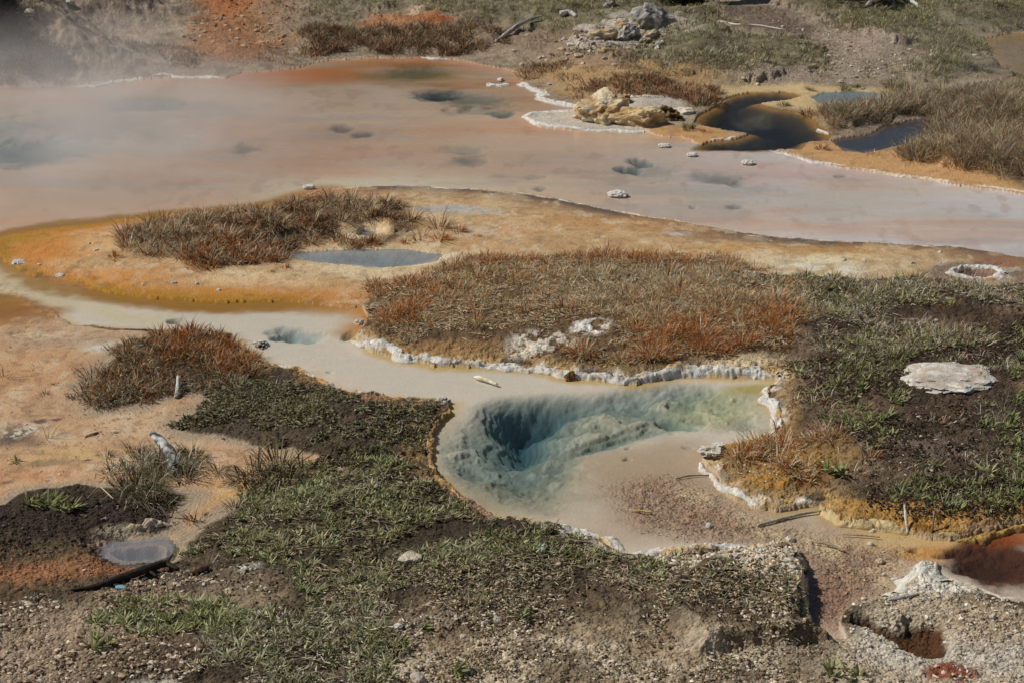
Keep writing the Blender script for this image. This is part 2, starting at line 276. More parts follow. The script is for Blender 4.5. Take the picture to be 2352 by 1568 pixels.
# --- the lake bed
lk = ss(-.015, .02, sLake); bl = lk * ss(15.5, 18, YW)
lakem = lk * (SD(LAKE_N + LAKE_S[:26] + [(-100,560)], 0, 3) > -.02)
chan = lk * (1 - (SD(LAKE_N + LAKE_S[:26] + [(-100,560)], 0, 3) > -.02))
paint(lk, A(198, 188, 168), 0, .15)
xs = XW / np.maximum(YW, 1) * 4340 + 1176
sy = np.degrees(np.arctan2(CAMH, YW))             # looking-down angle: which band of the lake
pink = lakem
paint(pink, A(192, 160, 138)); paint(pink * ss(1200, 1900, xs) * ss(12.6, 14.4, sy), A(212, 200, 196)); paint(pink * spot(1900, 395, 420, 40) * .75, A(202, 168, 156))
paint(pink * spot(1050, 290, 420, 80) * .7, A(198, 154, 122)); paint(pink * spot(300, 400, 400, 40) * .6, A(196, 168, 150))
paint(pink * (1 - ss(.2, 1.2, dl + .2 * n_mid)) * (1 - ss(1000, 1500, xs)) * .9, A(204, 186, 158)); paint(pink * spot(900, 415, 420, 16) * .8, A(206, 190, 168))
oran = zone([(500,182),(640,160),(760,136),(980,130),(1090,146),(1200,172),(1260,215),(1330,250),(1220,262),(1000,200),(840,190),(640,200)], .6, .3)
paint(pink * oran, A(172, 116, 70)); paint(pink * spot(700, 170, 190, 20) * .8, A(184, 106, 62)); paint(pink * spot(1000, 152, 220, 20) * .8, A(150, 92, 42))
paint(pink * spot(980, 172, 210, 28) * .8, A(132, 106, 48)); paint(pink * spot(1100, 215, 160, 34) * .5, A(150, 104, 58)); paint(pink * spot(1150, 185, 90, 10) * .7, A(160, 88, 48))
paint(pink * spot(1010, 215, 95, 22), A(74, 62, 46)); paint(pink * spot(1120, 230, 110, 20) * .7, A(128, 106, 62)); paint(pink * spot(1155, 259, 44, 11), A(78, 66, 54))
paint(pink * spot(1600, 318, 170, 16) * .9, A(190, 128, 74)); paint(pink * spot(1690, 333, 130, 13), A(98, 84, 38)); paint(pink * spot(1800, 335, 70, 9) * .8, A(120, 96, 34))
paint(pink * spot(40, 195, 180, 14) * .8, A(140, 92, 72))
paint(pink * ss(.30, .6, fbm(X, Y * .45, 5.0, 6, 91)) * ss(19, 22, YW) * .28, A(160, 122, 100)); paint(pink * ss(.0, .6, fbm(X * .35, Y * 1.3, 1.2, 6, 92)) * .5, A(212, 184, 162)); paint(pink * ss(.05, .6, fbm(X * .3, Y * 1.1, 1.1, 6, 93)) * .4, A(196, 138, 108)); paint(pink * ss(.1, .6, fbm(X * .35, Y * 1.2, 1.3, 6, 94)) * .35, A(156, 152, 148))
paint(pink * spot(60, 335, 260, 45) * .7, A(128, 140, 132)); paint(pink * spot(320, 240, 150, 24) * .6, A(140, 138, 124))
for q in [(560,338,45,14),(785,292,34,10),(840,308,34,8),(1080,365,62,18),(1470,368,32,8),(1445,386,34,8),(1660,408,60,12),(1690,470,34,8),(1240,430,22,5),(1930,400,22,3)]: paint(pink * spot(*q) * .45, A(110, 96, 86))
# stream and spring
paint(chan, A(208, 194, 178))
dB = sdline(W2(BANK_S), XW, YW, 1.2); dF = sdline(W2(FORE_N[26:]), XW, YW, 1.2); dLS = sdline(W2(LAKE_S[21:]), XW, YW, 1.2)
paint(lk * (1 - ss(.0, .42, dLS + .10 * n_mid)) * (1 - ss(850, 1000, xs)), A(180, 124, 58)); paint(lk * (1 - ss(.02, .26, np.abs(dLS - .12) + .05 * n_mid)) * (1 - ss(480, 860, xs)) * .95, A(142, 98, 24))
paint(bar * (1 - ss(.0, .5, dLS + .1 * n_mid)) * .9, A(172, 104, 44))
paint(chan * (1 - ss(.0, .16, dB + .04 * n_mid)) * .85, A(176, 142, 70)); paint(chan * (1 - ss(.0, .2, dF + .06 * n_mid)) * .7, A(184, 152, 92))
paint(chan * spr, A(180, 168, 144)); paint(chan * spr * ss(.2, .5, np.abs(us - np.floor(us) - .5) * 2) * .35, A(140, 132, 112)); paint(chan * spr * ss(.1, .6, n_hi) * .4, A(202, 192, 170)); paint(chan * spot(1650, 930, 160, 60) * .7, A(190, 178, 136)); paint(chan * spot(1150, 1120, 240, 90) * .75, A(150, 138, 114)); paint(chan * spr * (1 - ss(.0, .5, -Z - .05)) * .0, A(0, 0, 0)); paint(chan * spot(1500, 1070, 300, 80) * .8, A(170, 146, 122)); paint(chan * zone([(1340,1050),(1600,1010),(1650,1080),(1720,1150),(1900,1180),(2100,1240),(2050,1360),(1900,1460),(1840,1440),(1800,1255),(1560,1255),(1420,1255),(1300,1200)], .4, .2) * .7, A(162, 136, 112))
paint(chan * spot(1760, 890, 120, 18) * .8, A(170, 148, 70)); paint(chan * spot(1500, 1060, 260, 70) * .5, A(176, 154, 130))
paint(chan * bedg, A(156, 130, 108), 0, 1); paint(chan * bedg * BR(.1, .5, n_hi + .5 * n_vhi) * .5, A(154, 120, 98)); paint(chan * bedg * BR(.25, .5, n_mid) * .6, A(196, 176, 144))
paint(chan * spot(1900, 1380, 90, 110) * .7, A(140, 104, 86), 0, 1); paint(chan * spot(2080, 1240, 200, 34) * .7, A(190, 160, 108)); paint(chan * spot(2150, 1265, 130, 40) * .8, A(184, 128, 56))
paint(chan * spot(2310, 1300, 170, 85, .25, .5), A(88, 48, 30), 0, .4); paint(chan * spot(2330, 1230, 160, 30) * .8, A(150, 70, 16)); paint(chan * BR(.1, .5) * spot(2280, 1310, 140, 50) * .7, A(52, 30, 20)); paint(spot(1610, 1095, 60, 10) * chan * .0, A(60, 50, 44))
# other pools
P_ = lambda k: ss(-.02, .03, pools[k])
paint(P_('dark'), A(34, 34, 22), 0, .2); paint(P_('dark') * (1 - ss(.05, .6, pools['dark'] + .2 * n_mid)) * .8, A(84, 72, 30)); paint(P_('dark') * (1 - ss(0, .2, pools['dark'])), A(158, 116, 56)); paint(P_('dark') * spot(1720, 262, 60, 14) * .9, A(120, 120, 96)); paint(P_('dark') * spot(1680, 300, 60, 10), A(140, 84, 40))
paint(P_('green'), A(150, 158, 138)); paint(P_('blue'), A(48, 38, 34)); paint(P_('blue') * spot(1960, 345, 60, 12), A(160, 136, 124)); paint(P_('blue') * (1 - ss(0, .1, pools['blue'])) * .8, A(170, 104, 46))
paint(P_('far'), A(168, 134, 92)); paint(P_('far') * spot(2290, 200, 110, 14, .2, .5), A(40, 44, 50)); paint(P_('isl'), A(190, 182, 164)); paint(P_('crat'), A(128, 126, 116)); paint(P_('ring'), A(150, 112, 92)); paint(P_('mirr'), A(110, 100, 92)); paint(P_('mirr') * (1 - ss(0, .1, pools['mirr'])), A(196, 160, 108))
# --- the orange wet flat on the left
flat = ss(0, .15, -sLake) * ss(0, .25, -sFore + .1 * n_mid) * ss(0, .2, -sBank) * ss(0, .1, -sBar) * (1 - ss(19.5, 21, YW))
paint(flat, A(182, 146, 112), .75, .3); paint(flat * BR(-.2, .5, n_low) * .6, A(182, 138, 106)); paint(flat * spot(60, 860, 170, 80) * .4, A(180, 120, 74)); paint(flat * spot(60, 1120, 240, 70) * .5, A(184, 124, 82)); paint(flat * spot(150, 1060, 140, 36) * .7, A(194, 160, 108))
paint(flat * spot(200, 790, 280, 30) * .8, A(168, 142, 116)); paint(flat * spot(255, 805, 75, 24), A(200, 196, 182), .9); paint(flat * spot(520, 1190, 150, 110) * .8, A(196, 152, 84), .85); paint(flat * spot(120, 1075, 80, 12) * .6, A(108, 92, 76)); paint(flat * spot(250, 925, 150, 22) * .4, A(176, 150, 122))
for q in [(25,1120,20,7),(112,1120,10,3),(205,1115,7,3),(205,1073,18,4),(90,980,26,5),(130,977,18,4)]: paint(flat * spot(*q), A(82, 62, 56), .9)
paint(spot(20, 1020, 100, 34) * .9, A(66, 62, 60), .5); paint(flat * BR(.0, .2, n_vhi) * spot(40, 1000, 90, 26), A(190, 180, 160))
mot = fbm(X, Y, 3.2, 6, 131); mo2 = fbm(X, Y * .6, 7.5, 5, 132); fb = np.maximum(flat, bar)
paint(fb * ss(.05, .6, mot) * .28, A(150, 112, 80)); paint(fb * ss(.1, .6, -mot) * .35, A(204, 180, 146)); paint(fb * ss(.35, .6, mo2) * .30, A(128, 98, 74)); paint(fb * ss(.42, .62, -mo2) * .4, A(212, 196, 168))
paint(flat * ss(.30, .5, fbm(X, Y, 16, 3, 133)) * .35, A(110, 84, 66)); paint(bar * ss(.42, .6, fbm(X, Y, 18, 3, 134)) * .3, A(120, 92, 70))
paint(spot(20, 712, 180, 60, .3) * .95, A(146, 98, 34), .6, .2); paint(spot(0, 668, 110, 34) * .9, A(122, 90, 24)); paint(spot(120, 712, 90, 34) * .7, A(150, 96, 34)); paint(spot(40, 720, 120, 34) * .5, A(116, 70, 30))
paint(line([(-60,590),(0,618),(60,650),(140,686),(230,712),(330,730)], .38) * .9, A(206, 190, 160), .3); paint(line(LAKE_S[23:45], .36, .35) * (1 - ss(620, 860, xs)) * .9, A(152, 106, 26)); paint(bar * (1 - ss(.15, .85, dLS + .12 * n_mid)) * ss(.08, .26, dLS) * .5, A(180, 114, 52)); paint(bar * spot(80, 580, 150, 40) * .6, A(178, 112, 50)); paint(bar * spot(230, 645, 260, 20) * .4, A(178, 116, 56)); paint(bar * spot(250, 575, 120, 30) * .6, A(186, 152, 110)); paint(bar * spot(40, 556, 130, 16) * .8, A(150, 110, 34)); paint(spot(-10, 585, 60, 40) * .9, A(146, 104, 36))
# --- raised brown bank on the right
bk = ss(-.01, .05, sBank)
paint(bk, A(92, 72, 54), 0, .7); paint(bk * zone([(875,700),(980,645),(1330,610),(1640,610),(1740,665),(1880,680),(1860,800),(1600,830),(1300,820),(1290,770),(1000,790),(880,770)], .2, .3) * .6, A(112, 88, 62), 0, .9); paint(bk * ss(.0, .5, fbm(X, Y, 2.6, 5, 171)) * .5 * ss(0, .2, sBank), A(50, 40, 31)); paint(bk * ss(1750, 1900, xs), A(76, 62, 50), 0, .8); paint(bk * BR(.05, .4) * ss(1700, 1850, xs) * .7, A(54, 45, 38)); paint(bk * ss(.1, .5, fbm(X, Y, 2.1, 5, 141)) * ss(1750, 1850, xs) * .6, A(122, 100, 82))
paint(bk * spot(1880, 900, 150, 60) * .8, A(122, 102, 86)); paint(bk * spot(1950, 980, 130, 50) * .6, A(116, 94, 74)); paint(bk * spot(2100, 1060, 160, 40) * .6, A(112, 98, 90)); paint(bk * spot(2150, 730, 90, 14) * .7, A(132, 92, 52))
paint(bk * spot(2180, 960, 260, 60) * BR(-.1, .4) * .8, A(56, 46, 39))
paint(bk * (1 - ss(.04, .30, dB + .1 * n_mid)), A(164, 132, 88)); paint(bk * (1 - ss(.02, .16, dB + .08 * n_mid)) * BR(-.3, .2), A(196, 188, 174)); paint(bk * (1 - ss(.0, .22, dB + .1 * n_mid)) * BR(.05, .3, fbm(X, Y, 5, 3, 44)) * .9, A(62, 56, 50))
paint(bk * spot(1240, 808, 120, 30, .25, .5) * ss(-.25, .1, n_hi + .5 * n_vhi), A(196, 188, 172)); paint(bk * spot(1360, 778, 62, 22, .25, .6) * ss(-.35, .0, n_hi + .4 * n_vhi), A(208, 204, 196)); paint(bk * spot(1050, 810, 180, 20) * .7, A(150, 114, 76)); paint(bk * spot(1700, 650, 60, 12), A(206, 200, 188)); paint(bk * spot(1690, 845, 140, 24) * .9, A(190, 172, 140))
paint(bk * zone([(1640,1030),(1760,1000),(1950,1080),(1900,1150),(1720,1140)], .2, .2), A(140, 108, 66), .1, .8); paint(bk * zone([(1640,1040),(1700,1010),(1760,1080),(1880,1130),(1890,1160),(1740,1140)], .1, .2) * BR(-.2, .3) * .8, A(170, 116, 50)); paint(bk * spot(1850, 1130, 60, 14), A(110, 72, 24), .8)
paint(bk * zone([(1890,1160),(2050,1150),(2352,1180),(2500,1170),(2352,1206),(2200,1240),(1930,1210)], .14, .15), A(158, 118, 64), .1, .8); paint(bk * (1 - ss(0, .2, dB)) * ss(1880, 1950, xs) * BR(-.1, .4), A(110, 70, 22))
# --- near bank
fo = ss(-.01, .05, sFore); ysc = np.degrees(np.arctan2(CAMH - Z, YW))
paint(fo, A(88, 74, 58), 0, .9); paint(fo * BR(-.1, .4) * .7, A(66, 57, 46)); paint(fo * BR(.1, .5, n_vhi) * .5, A(50, 44, 36)); paint(fo * zone([(428,1245),(640,1130),(860,1085),(1010,1180),(1420,1300),(1250,1350),(880,1380),(700,1330)], .3, .3) * .8, A(56, 50, 40))
paint(fo * spot(640, 900, 300, 160) * .7, A(70, 62, 52)); paint(fo * spot(800, 930, 160, 20) * .8, A(160, 118, 88)); paint(fo * spot(600, 850, 90, 40) * .8, A(170, 124, 72)); paint(fo * spot(500, 960, 120, 26) * .0, A(0, 0, 0))
paint(fo * (1 - ss(.03, .28, dF + .1 * n_mid)) * .85, A(150, 118, 80)); paint(fo * (1 - ss(.02, .2, dF + .1 * n_mid)) * BR(.0, .3, fbm(X, Y, 5, 3, 45)) * .9, A(58, 54, 48))
paint(fo * zone([(-200,1180),(60,1140),(300,1140),(440,1175),(380,1215),(230,1260),(240,1290),(60,1300),(-200,1330)], .25, .2), A(58, 48, 42)); paint(fo * spot(150, 1200, 160, 24) * BR(0, .5), A(36, 33, 32)); paint(fo * spot(215, 1255, 70, 30) * BR(-.2, .4), A(140, 118, 104)); paint(fo * spot(310, 1232, 110, 20) * .9, A(158, 146, 124))
paint(fo * zone([(-100,1320),(120,1295),(260,1310),(380,1310),(250,1345),(60,1375),(-100,1380)], .15, .2), A(138, 94, 68)); paint(fo * zone([(-200,1290),(120,1270),(180,1300),(-200,1340)], .15, .2) * .7, A(98, 84, 60)); paint(fo * zone([(-200,1380),(20,1375),(60,1430),(-200,1490)], .2, .2) * .8, A(84, 48, 34))
grav = zone([(-300,1420),(120,1370),(400,1310),(560,1330),(420,1420),(220,1470),(200,1568),(600,1700),(-300,1700)], .3, .2, .2); paint(fo * grav, A(146, 126, 106), 0, 1)
paint(fo * spot(580, 1420, 170, 55, .2) * .9, A(128, 112, 92), 0, .6); paint(fo * spot(440, 1380, 60, 26) * .7, A(66, 60, 50)); paint(fo * zone([(270,1545),(400,1525),(410,1560),(300,1580)], .06, .08, .25), A(188, 182, 168), 0, .5); paint(fo * spot(300, 1510, 200, 30) * .7, A(118, 96, 76))
rg = zone([(1050,1420),(1300,1380),(1500,1420),(1800,1440),(1900,1560),(1900,1700),(800,1700),(850,1500)], .5, .5, .25); paint(fo * rg * .85, A(160, 140, 114), 0, 1); paint(fo * rg * BR(-.1, .4) * .6, A(186, 172, 150)); paint(fo * rg * BR(.2, .5, n_mid) * .7, A(84, 70, 54))
wr = zone([(1280,1205),(1330,1215),(1400,1250),(1480,1270),(1560,1262),(1700,1262),(1800,1270),(1840,1330),(1840,1400),(1760,1370),(1640,1320),(1500,1300),(1400,1275)], .1, .12, .08)
paint(fo * wr * .9, A(196, 182, 158), 0, 1); paint(fo * wr * ss(-.1, .2, n_hi + .5 * n_vhi) * (1 - ss(.1, .55, dF)), A(214, 208, 196)); paint(fo * spot(1480, 1330, 160, 30) * .0, A(0, 0, 0)); paint(fo * line([(1000,1110),(1080,1165),(1140,1190)], .2) * .8, A(150, 118, 100))
paint(fo * zone([(1930,1480),(2000,1400),(2100,1340),(2170,1340),(2352,1390),(2500,1420),(2500,1700),(1960,1600)], .15, .15, .12), A(168, 152, 130), 0, 1); paint(fo * spot(2060, 1500, 160, 80) * .8, A(174, 168, 156), 0, 1); paint(fo * spot(2290, 1520, 120, 60) * .8, A(170, 162, 150), 0, 1); paint(fo * spot(2260, 1440, 160, 60) * .6, A(156, 130, 100))
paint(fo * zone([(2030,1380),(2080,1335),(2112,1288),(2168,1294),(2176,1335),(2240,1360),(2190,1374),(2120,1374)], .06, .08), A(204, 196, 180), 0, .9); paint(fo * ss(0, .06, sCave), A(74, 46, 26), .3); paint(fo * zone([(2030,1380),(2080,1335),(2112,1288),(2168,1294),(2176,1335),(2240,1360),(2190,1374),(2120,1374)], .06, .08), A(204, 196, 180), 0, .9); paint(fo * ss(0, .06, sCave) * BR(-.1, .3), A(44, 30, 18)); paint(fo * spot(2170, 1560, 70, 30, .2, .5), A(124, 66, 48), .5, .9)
paint(fo * spot(960, 1305, 110, 18) * .7, A(150, 138, 120)); paint(fo * spot(580, 1350, 70, 18) * BR(-.3, .2, n_hi), A(186, 180, 166), 0, 1)
paint(np.ones_like(X) * ss(.35, .7, fbm(X, Y, 9, 3, 61)) * (1 - np.maximum(lk, flat)) * .25, A(70, 58, 46))
del wl
# ------------------------------------------------------------------ mesh helpers
def tag(o, label=None, cat=None, group=None, kind=None):
    for k, v in (('label', label), ('category', cat), ('group', group), ('kind', kind)):
        if v: o[k] = v
    return o
def new_mesh(name, V, faces, col=None, smooth=True, extra=None):
    """faces: list of index arrays (n,3) / (n,4)"""
    me = bpy.data.meshes.new(name); V = np.asarray(V, f32)
    me.vertices.add(len(V)); me.vertices.foreach_set('co', V.ravel())
    fl = [np.asarray(f, np.int32) for f in faces if len(f)]
    nl = sum(f.size for f in fl); npoly = sum(len(f) for f in fl)
    me.loops.add(nl); me.polygons.add(npoly)
    me.loops.foreach_set('vertex_index', np.concatenate([f.ravel() for f in fl]))
    tot = np.concatenate([np.full(len(f), f.shape[1], np.int32) for f in fl])
    me.polygons.foreach_set('loop_start', (np.cumsum(tot) - tot).astype(np.int32))
    me.polygons.foreach_set('use_smooth', np.full(npoly, smooth, bool))
    me.update(calc_edges=True)
    if col is not None:
        a = me.attributes.new('Col', 'FLOAT_COLOR', 'POINT')
        a.data.foreach_set('color', np.concatenate([col, np.ones((len(V), 1))], 1).astype(f32).ravel())
    for k, v in (extra or {}).items():
        a = me.attributes.new(k, 'FLOAT', 'POINT'); a.data.foreach_set('value', np.asarray(v, f32).ravel())
    return me
def link(name, me, mat=None, parent=None, loc=None):
    o = bpy.data.objects.new(name, me); COLL.objects.link(o)
    if mat is not None and not me.materials: me.materials.append(mat)
    if parent is not None: o.parent = parent
    if loc is not None: o.location = loc
    return o
# ------------------------------------------------------------------ materials
class NT:
    def __init__(s, name):
        s.m = bpy.data.materials.new(name); s.m.use_nodes = True; s.t = s.m.node_tree; s.t.nodes.clear()
        s.out = s.n('ShaderNodeOutputMaterial')
    def n(s, typ, props=None, **ins):
        nd = s.t.nodes.new(typ)
        for k, v in (props or {}).items(): setattr(nd, k, v)
        for k, v in ins.items():
            key = int(k[1:]) if k[0] == '_' and k[1:].isdigit() else k.replace('_', ' ')
            sock = nd.inputs[key]
            if isinstance(v, bpy.types.NodeSocket): s.t.links.new(v, sock)
            else: sock.default_value = v
        return nd
    def math(s, op, a, b=0.0, c=0.0, clamp=False):
        return s.n('ShaderNodeMath', dict(operation=op, use_clamp=clamp), _0=a, _1=b, _2=c).outputs[0]
    def attr(s, name, out='Color'): return s.n('ShaderNodeAttribute', dict(attribute_name=name)).outputs[out]
    def noise(s, vec, scale, det=4.0, rough=.55): return s.n('ShaderNodeTexNoise', None, Vector=vec, Scale=scale, Detail=det, Roughness=rough).outputs[0]
    def scale(s, col, f):
        nd = s.n('ShaderNodeVectorMath', dict(operation='SCALE'), _0=col); s.t.links.new(f, nd.inputs['Scale']); return nd.outputs[0]
    def surf(s, x): s.t.links.new(x, s.out.inputs['Surface']); return s.m
def ground_material():
    t = NT('mineral_ground'); P = t.n('ShaderNodeTexCoord').outputs['Object']
    g = t.attr('Grit', 'Fac'); w = t.attr('Wet', 'Fac')
    n1 = t.noise(P, 9, 6, .6); n2 = t.noise(P, 48, 4, .6)
    vo = t.n('ShaderNodeTexVoronoi', None, Vector=P, Scale=46.0); vc = t.n('ShaderNodeSeparateColor', None, Color=vo.outputs['Color']).outputs[0]
    v2 = t.n('ShaderNodeTexVoronoi', None, Vector=P, Scale=24.0); vc2 = t.n('ShaderNodeSeparateColor', None, Color=v2.outputs['Color']).outputs[1]
    def dev(x, k): return t.math('MULTIPLY', t.math('SUBTRACT', x, .5), k)
    v = t.math('ADD', dev(n1, .55), dev(n2, .5)); v = t.math('ADD', v, t.math('MULTIPLY', t.math('ADD', dev(vc, .55), dev(vc2, .35)), g))
    amt = t.math('ADD', t.math('MULTIPLY', g, .85), .12)
    f = t.math('MAXIMUM', t.math('ADD', t.math('MULTIPLY', v, amt), 1.0), .25)
    col = t.scale(t.attr('Col'), f)
    h = t.math('ADD', t.math('MULTIPLY', n2, .6), t.math('MULTIPLY', t.math('SUBTRACT', 1.0, vo.outputs['Distance']), .7)); h = t.math('ADD', h, t.math('MULTIPLY', n1, 1.6))
    bp = t.n('ShaderNodeBump', None, Strength=t.math('MULTIPLY', g, 1.0), Distance=.02, Height=h)
    ro = t.math('SUBTRACT', .92, t.math('MULTIPLY', w, .66))
    b = t.n('ShaderNodeBsdfPrincipled', None, Base_Color=col, Roughness=ro, Normal=bp.outputs[0]); t.t.links.new(t.math('ADD', .12, t.math('MULTIPLY', w, .4)), b.inputs['Specular IOR Level'])
    return t.surf(b.outputs[0])
def water_material(name, tint, dens, rip=.004, milk_or_sky=None):
    t = NT(name); P = t.n('ShaderNodeTexCoord').outputs['Object']
    mp = t.n('ShaderNodeMapping', None, Vector=P, Scale=(1.0, 2.2, 1.0)).outputs[0]
    h = t.math('ADD', t.noise(mp, 5, 3, .5), t.math('MULTIPLY', t.noise(mp, 22, 2, .5), .35))
    bp = t.n('ShaderNodeBump', None, Strength=.22, Distance=rip * 5, Height=h)
    fr = t.n('ShaderNodeFresnel', None, IOR=1.33, Normal=bp.outputs[0])
    gl = t.n('ShaderNodeBsdfGlossy', None, Roughness=.03, Normal=bp.outputs[0]); tr = t.n('ShaderNodeBsdfTransparent')
    under = tr.outputs[0]
    if milk_or_sky:
        mx = t.n('ShaderNodeMixShader', None, _0=milk_or_sky[1], _1=under, _2=t.n('ShaderNodeBsdfDiffuse', None, Color=(*milk_or_sky[0], 1)).outputs[0]); under = mx.outputs[0]
    mx = t.n('ShaderNodeMixShader', None, _0=fr.outputs[0], _1=under, _2=gl.outputs[0])
    ab = t.n('ShaderNodeVolumeAbsorption', None, Color=(*tint, 1), Density=dens); t.t.links.new(ab.outputs[0], t.out.inputs['Volume'])
    return t.surf(mx.outputs[0])
def plant_material(name='plant'):
    t = NT(name); P = t.n('ShaderNodeTexCoord').outputs['Object']
    col = t.attr('Col')
    d = t.n('ShaderNodeBsdfPrincipled', None, Base_Color=col, Roughness=.75); d.inputs['Specular IOR Level'].default_value = .2
    tl = t.n('ShaderNodeBsdfTranslucent', None, Color=col)
    return t.surf(t.n('ShaderNodeMixShader', None, _0=.18, _1=d.outputs[0], _2=tl.outputs[0]).outputs[0])
def rock_material(name, sc=40, bump=.8, rough=.9, var=.5):
    t = NT(name); P = t.n('ShaderNodeTexCoord').outputs['Object']
    n1 = t.noise(P, sc * .25, 6, .65); n2 = t.noise(P, sc * 1.3, 5, .65)
    f = t.math('ADD', 1.0, t.math('MULTIPLY', t.math('SUBTRACT', t.math('ADD', n1, t.math('MULTIPLY', n2, .7)), .85), var * 2)); f = t.math('MAXIMUM', f, .2)
    bp = t.n('ShaderNodeBump', None, Strength=bump, Distance=.02, Height=t.math('ADD', n1, t.math('MULTIPLY', n2, .5)))
    b = t.n('ShaderNodeBsdfPrincipled', None, Base_Color=t.scale(t.attr('Col'), f), Roughness=rough, Normal=bp.outputs[0]); b.inputs['Specular IOR Level'].default_value = .2
    return t.surf(b.outputs[0])
M_ground = ground_material(); M_plant = plant_material(); M_rock = rock_material('rock'); M_crust = rock_material('silica_crust', 60, .9, .85, .45)
M_wood = rock_material('weathered_wood', 30, .8, .85, .6)
# ------------------------------------------------------------------ build ground and water
nr, nc = X.shape; idx = np.arange(nr * nc, dtype=np.int32).reshape(nr, nc)
quads = np.stack([idx[:-1, :-1].ravel(), idx[:-1, 1:].ravel(), idx[1:, 1:].ravel(), idx[1:, :-1].ravel()], 1)
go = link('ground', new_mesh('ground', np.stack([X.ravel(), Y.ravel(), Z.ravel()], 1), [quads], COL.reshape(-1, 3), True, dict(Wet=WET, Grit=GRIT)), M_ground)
tag(go, 'orange, cream and brown mineral ground around the hot spring pools', 'ground', kind='structure')
def water(name, pts, mat, top, grow=.10, cell=.06, bottom=-.75, label=None):
    P = W2(pts); x0, y0 = P.min(0) - grow - cell; x1, y1 = P.max(0) + grow + cell
    xs_ = np.arange(x0, x1, cell); ys_ = np.arange(y0, y1, cell)
    cx, cy = np.meshgrid(xs_[:-1] + cell / 2, ys_[:-1] + cell / 2)
    ins = sdpoly(P, cx, cy, grow + .5) > -grow
    nx = len(xs_); vx, vy = np.meshgrid(xs_, ys_); nv = vx.size
    V = np.concatenate([np.stack([vx.ravel(), vy.ravel(), np.full(nv, top)], 1), np.stack([vx.ravel(), vy.ravel(), np.full(nv, bottom)], 1)])
    J, I = np.nonzero(ins); q = lambda j, i: j * nx + i
    tp = np.stack([q(J, I), q(J, I + 1), q(J + 1, I + 1), q(J + 1, I)], 1); F = [tp, tp[:, ::-1] + nv]
    pad = np.pad(ins, 1)
    for dj, di, a, b in ((0, -1, (1, 0), (0, 0)), (0, 1, (0, 1), (1, 1)), (-1, 0, (0, 0), (0, 1)), (1, 0, (1, 1), (1, 0))):
        m = ~pad[J + 1 + dj, I + 1 + di]; j, i = J[m], I[m]; A0 = q(j + a[0], i + a[1]); B0 = q(j + b[0], i + b[1])
        F.append(np.stack([A0, A0 + nv, B0 + nv, B0], 1))
    F = np.concatenate(F); used, inv = np.unique(F, return_inverse=True)
    return tag(link('water', new_mesh('water', V[used], [inv.reshape(F.shape)], None, False), mat), label, 'water', kind='structure')
M_spring = water_material('clear_spring_water', (.0, .35, .53), 2.3)
M_brown = water_material('brown_water', (.25, .12, .0), 1.6, .003); M_bluew = water_material('still_water', (.1, .3, .4), 1.6, .003); M_milkskyw = water_material('milky_or_sky_tinted_water', (.0, .3, .4), 2.0, .0006, (A(136, 144, 156), .38))  # grey diffuse share: milky pools, and reflected sky painted into the mirror pool
M_skyw = water_material('sky_tinted_water', (.1, .3, .4), 1.6, .003, (A(92, 100, 116), .30))  # bluish diffuse share paints the reflected sky into the blue pool's water
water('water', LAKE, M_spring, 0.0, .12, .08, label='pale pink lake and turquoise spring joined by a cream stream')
water('water', DARK, M_brown, .004, .06, .05, label='dark brown pool behind the grassy point'); water('water', GREEN, M_milkskyw, .003, .05, .05, label='small pale green pool beside the dark pool')
water('water', BLUE, M_skyw, .003, .05, .05, label='pool reflecting blue sky between the right grass clumps'); water('water', FARP, M_bluew, .003, .05, .08, label='shallow ochre pool at the far right edge')
water('water', ISLP, M_milkskyw, .0, .05, .05, label='milky blue grey pool below the sand bar island'); water('water', CRAT, M_milkskyw, -.01, .04, .03, label='tiny round grey crater pool in the island grass')
water('water', RINGP, M_bluew, .0, .05, .04, label='reddish pool inside the white ring crust'); water('water', MIRR, M_milkskyw, .045, .05, .03, label='small mirror pool near the black branch')
# ------------------------------------------------------------------ light
W = bpy.data.worlds.new("World"); SC.world = W; W.use_nodes = True; wt = W.node_tree
sky = wt.nodes.new('ShaderNodeTexSky'); sky.sky_type = 'NISHITA'; sky.sun_disc = False
SUN = (-.80, .20, .86); sl = math.sqrt(sum(v * v for v in SUN)); SUN = tuple(v / sl for v in SUN)
sky.sun_elevation = math.asin(SUN[2]); sky.sun_rotation = math.atan2(SUN[0], SUN[1])
bg = wt.nodes['Background']; bg.inputs['Strength'].default_value = .05; wt.links.new(sky.outputs[0], bg.inputs['Color'])
sd = bpy.data.lights.new('sun', 'SUN'); sd.energy = 5.0; sd.angle = math.radians(.5); sd.color = (1, .95, .87)
so = bpy.data.objects.new('sun', sd); COLL.objects.link(so)
from mathutils import Vector
so.rotation_euler = Vector((-SUN[0], -SUN[1], -SUN[2])).to_track_quat('-Z', 'Y').to_euler(); so.location = (-20, 10, 30)
SC.view_settings.view_transform = 'Standard'; SC.view_settings.look = 'None'; SC.view_settings.exposure = -.73; SC.view_settings.gamma = 1
SC.cycles.max_bounces = 6; SC.cycles.diffuse_bounces = 2; SC.cycles.glossy_bounces = 2; SC.cycles.transparent_max_bounces = 12; SC.cycles.volume_bounces = 0
SC.cycles.use_denoising = True
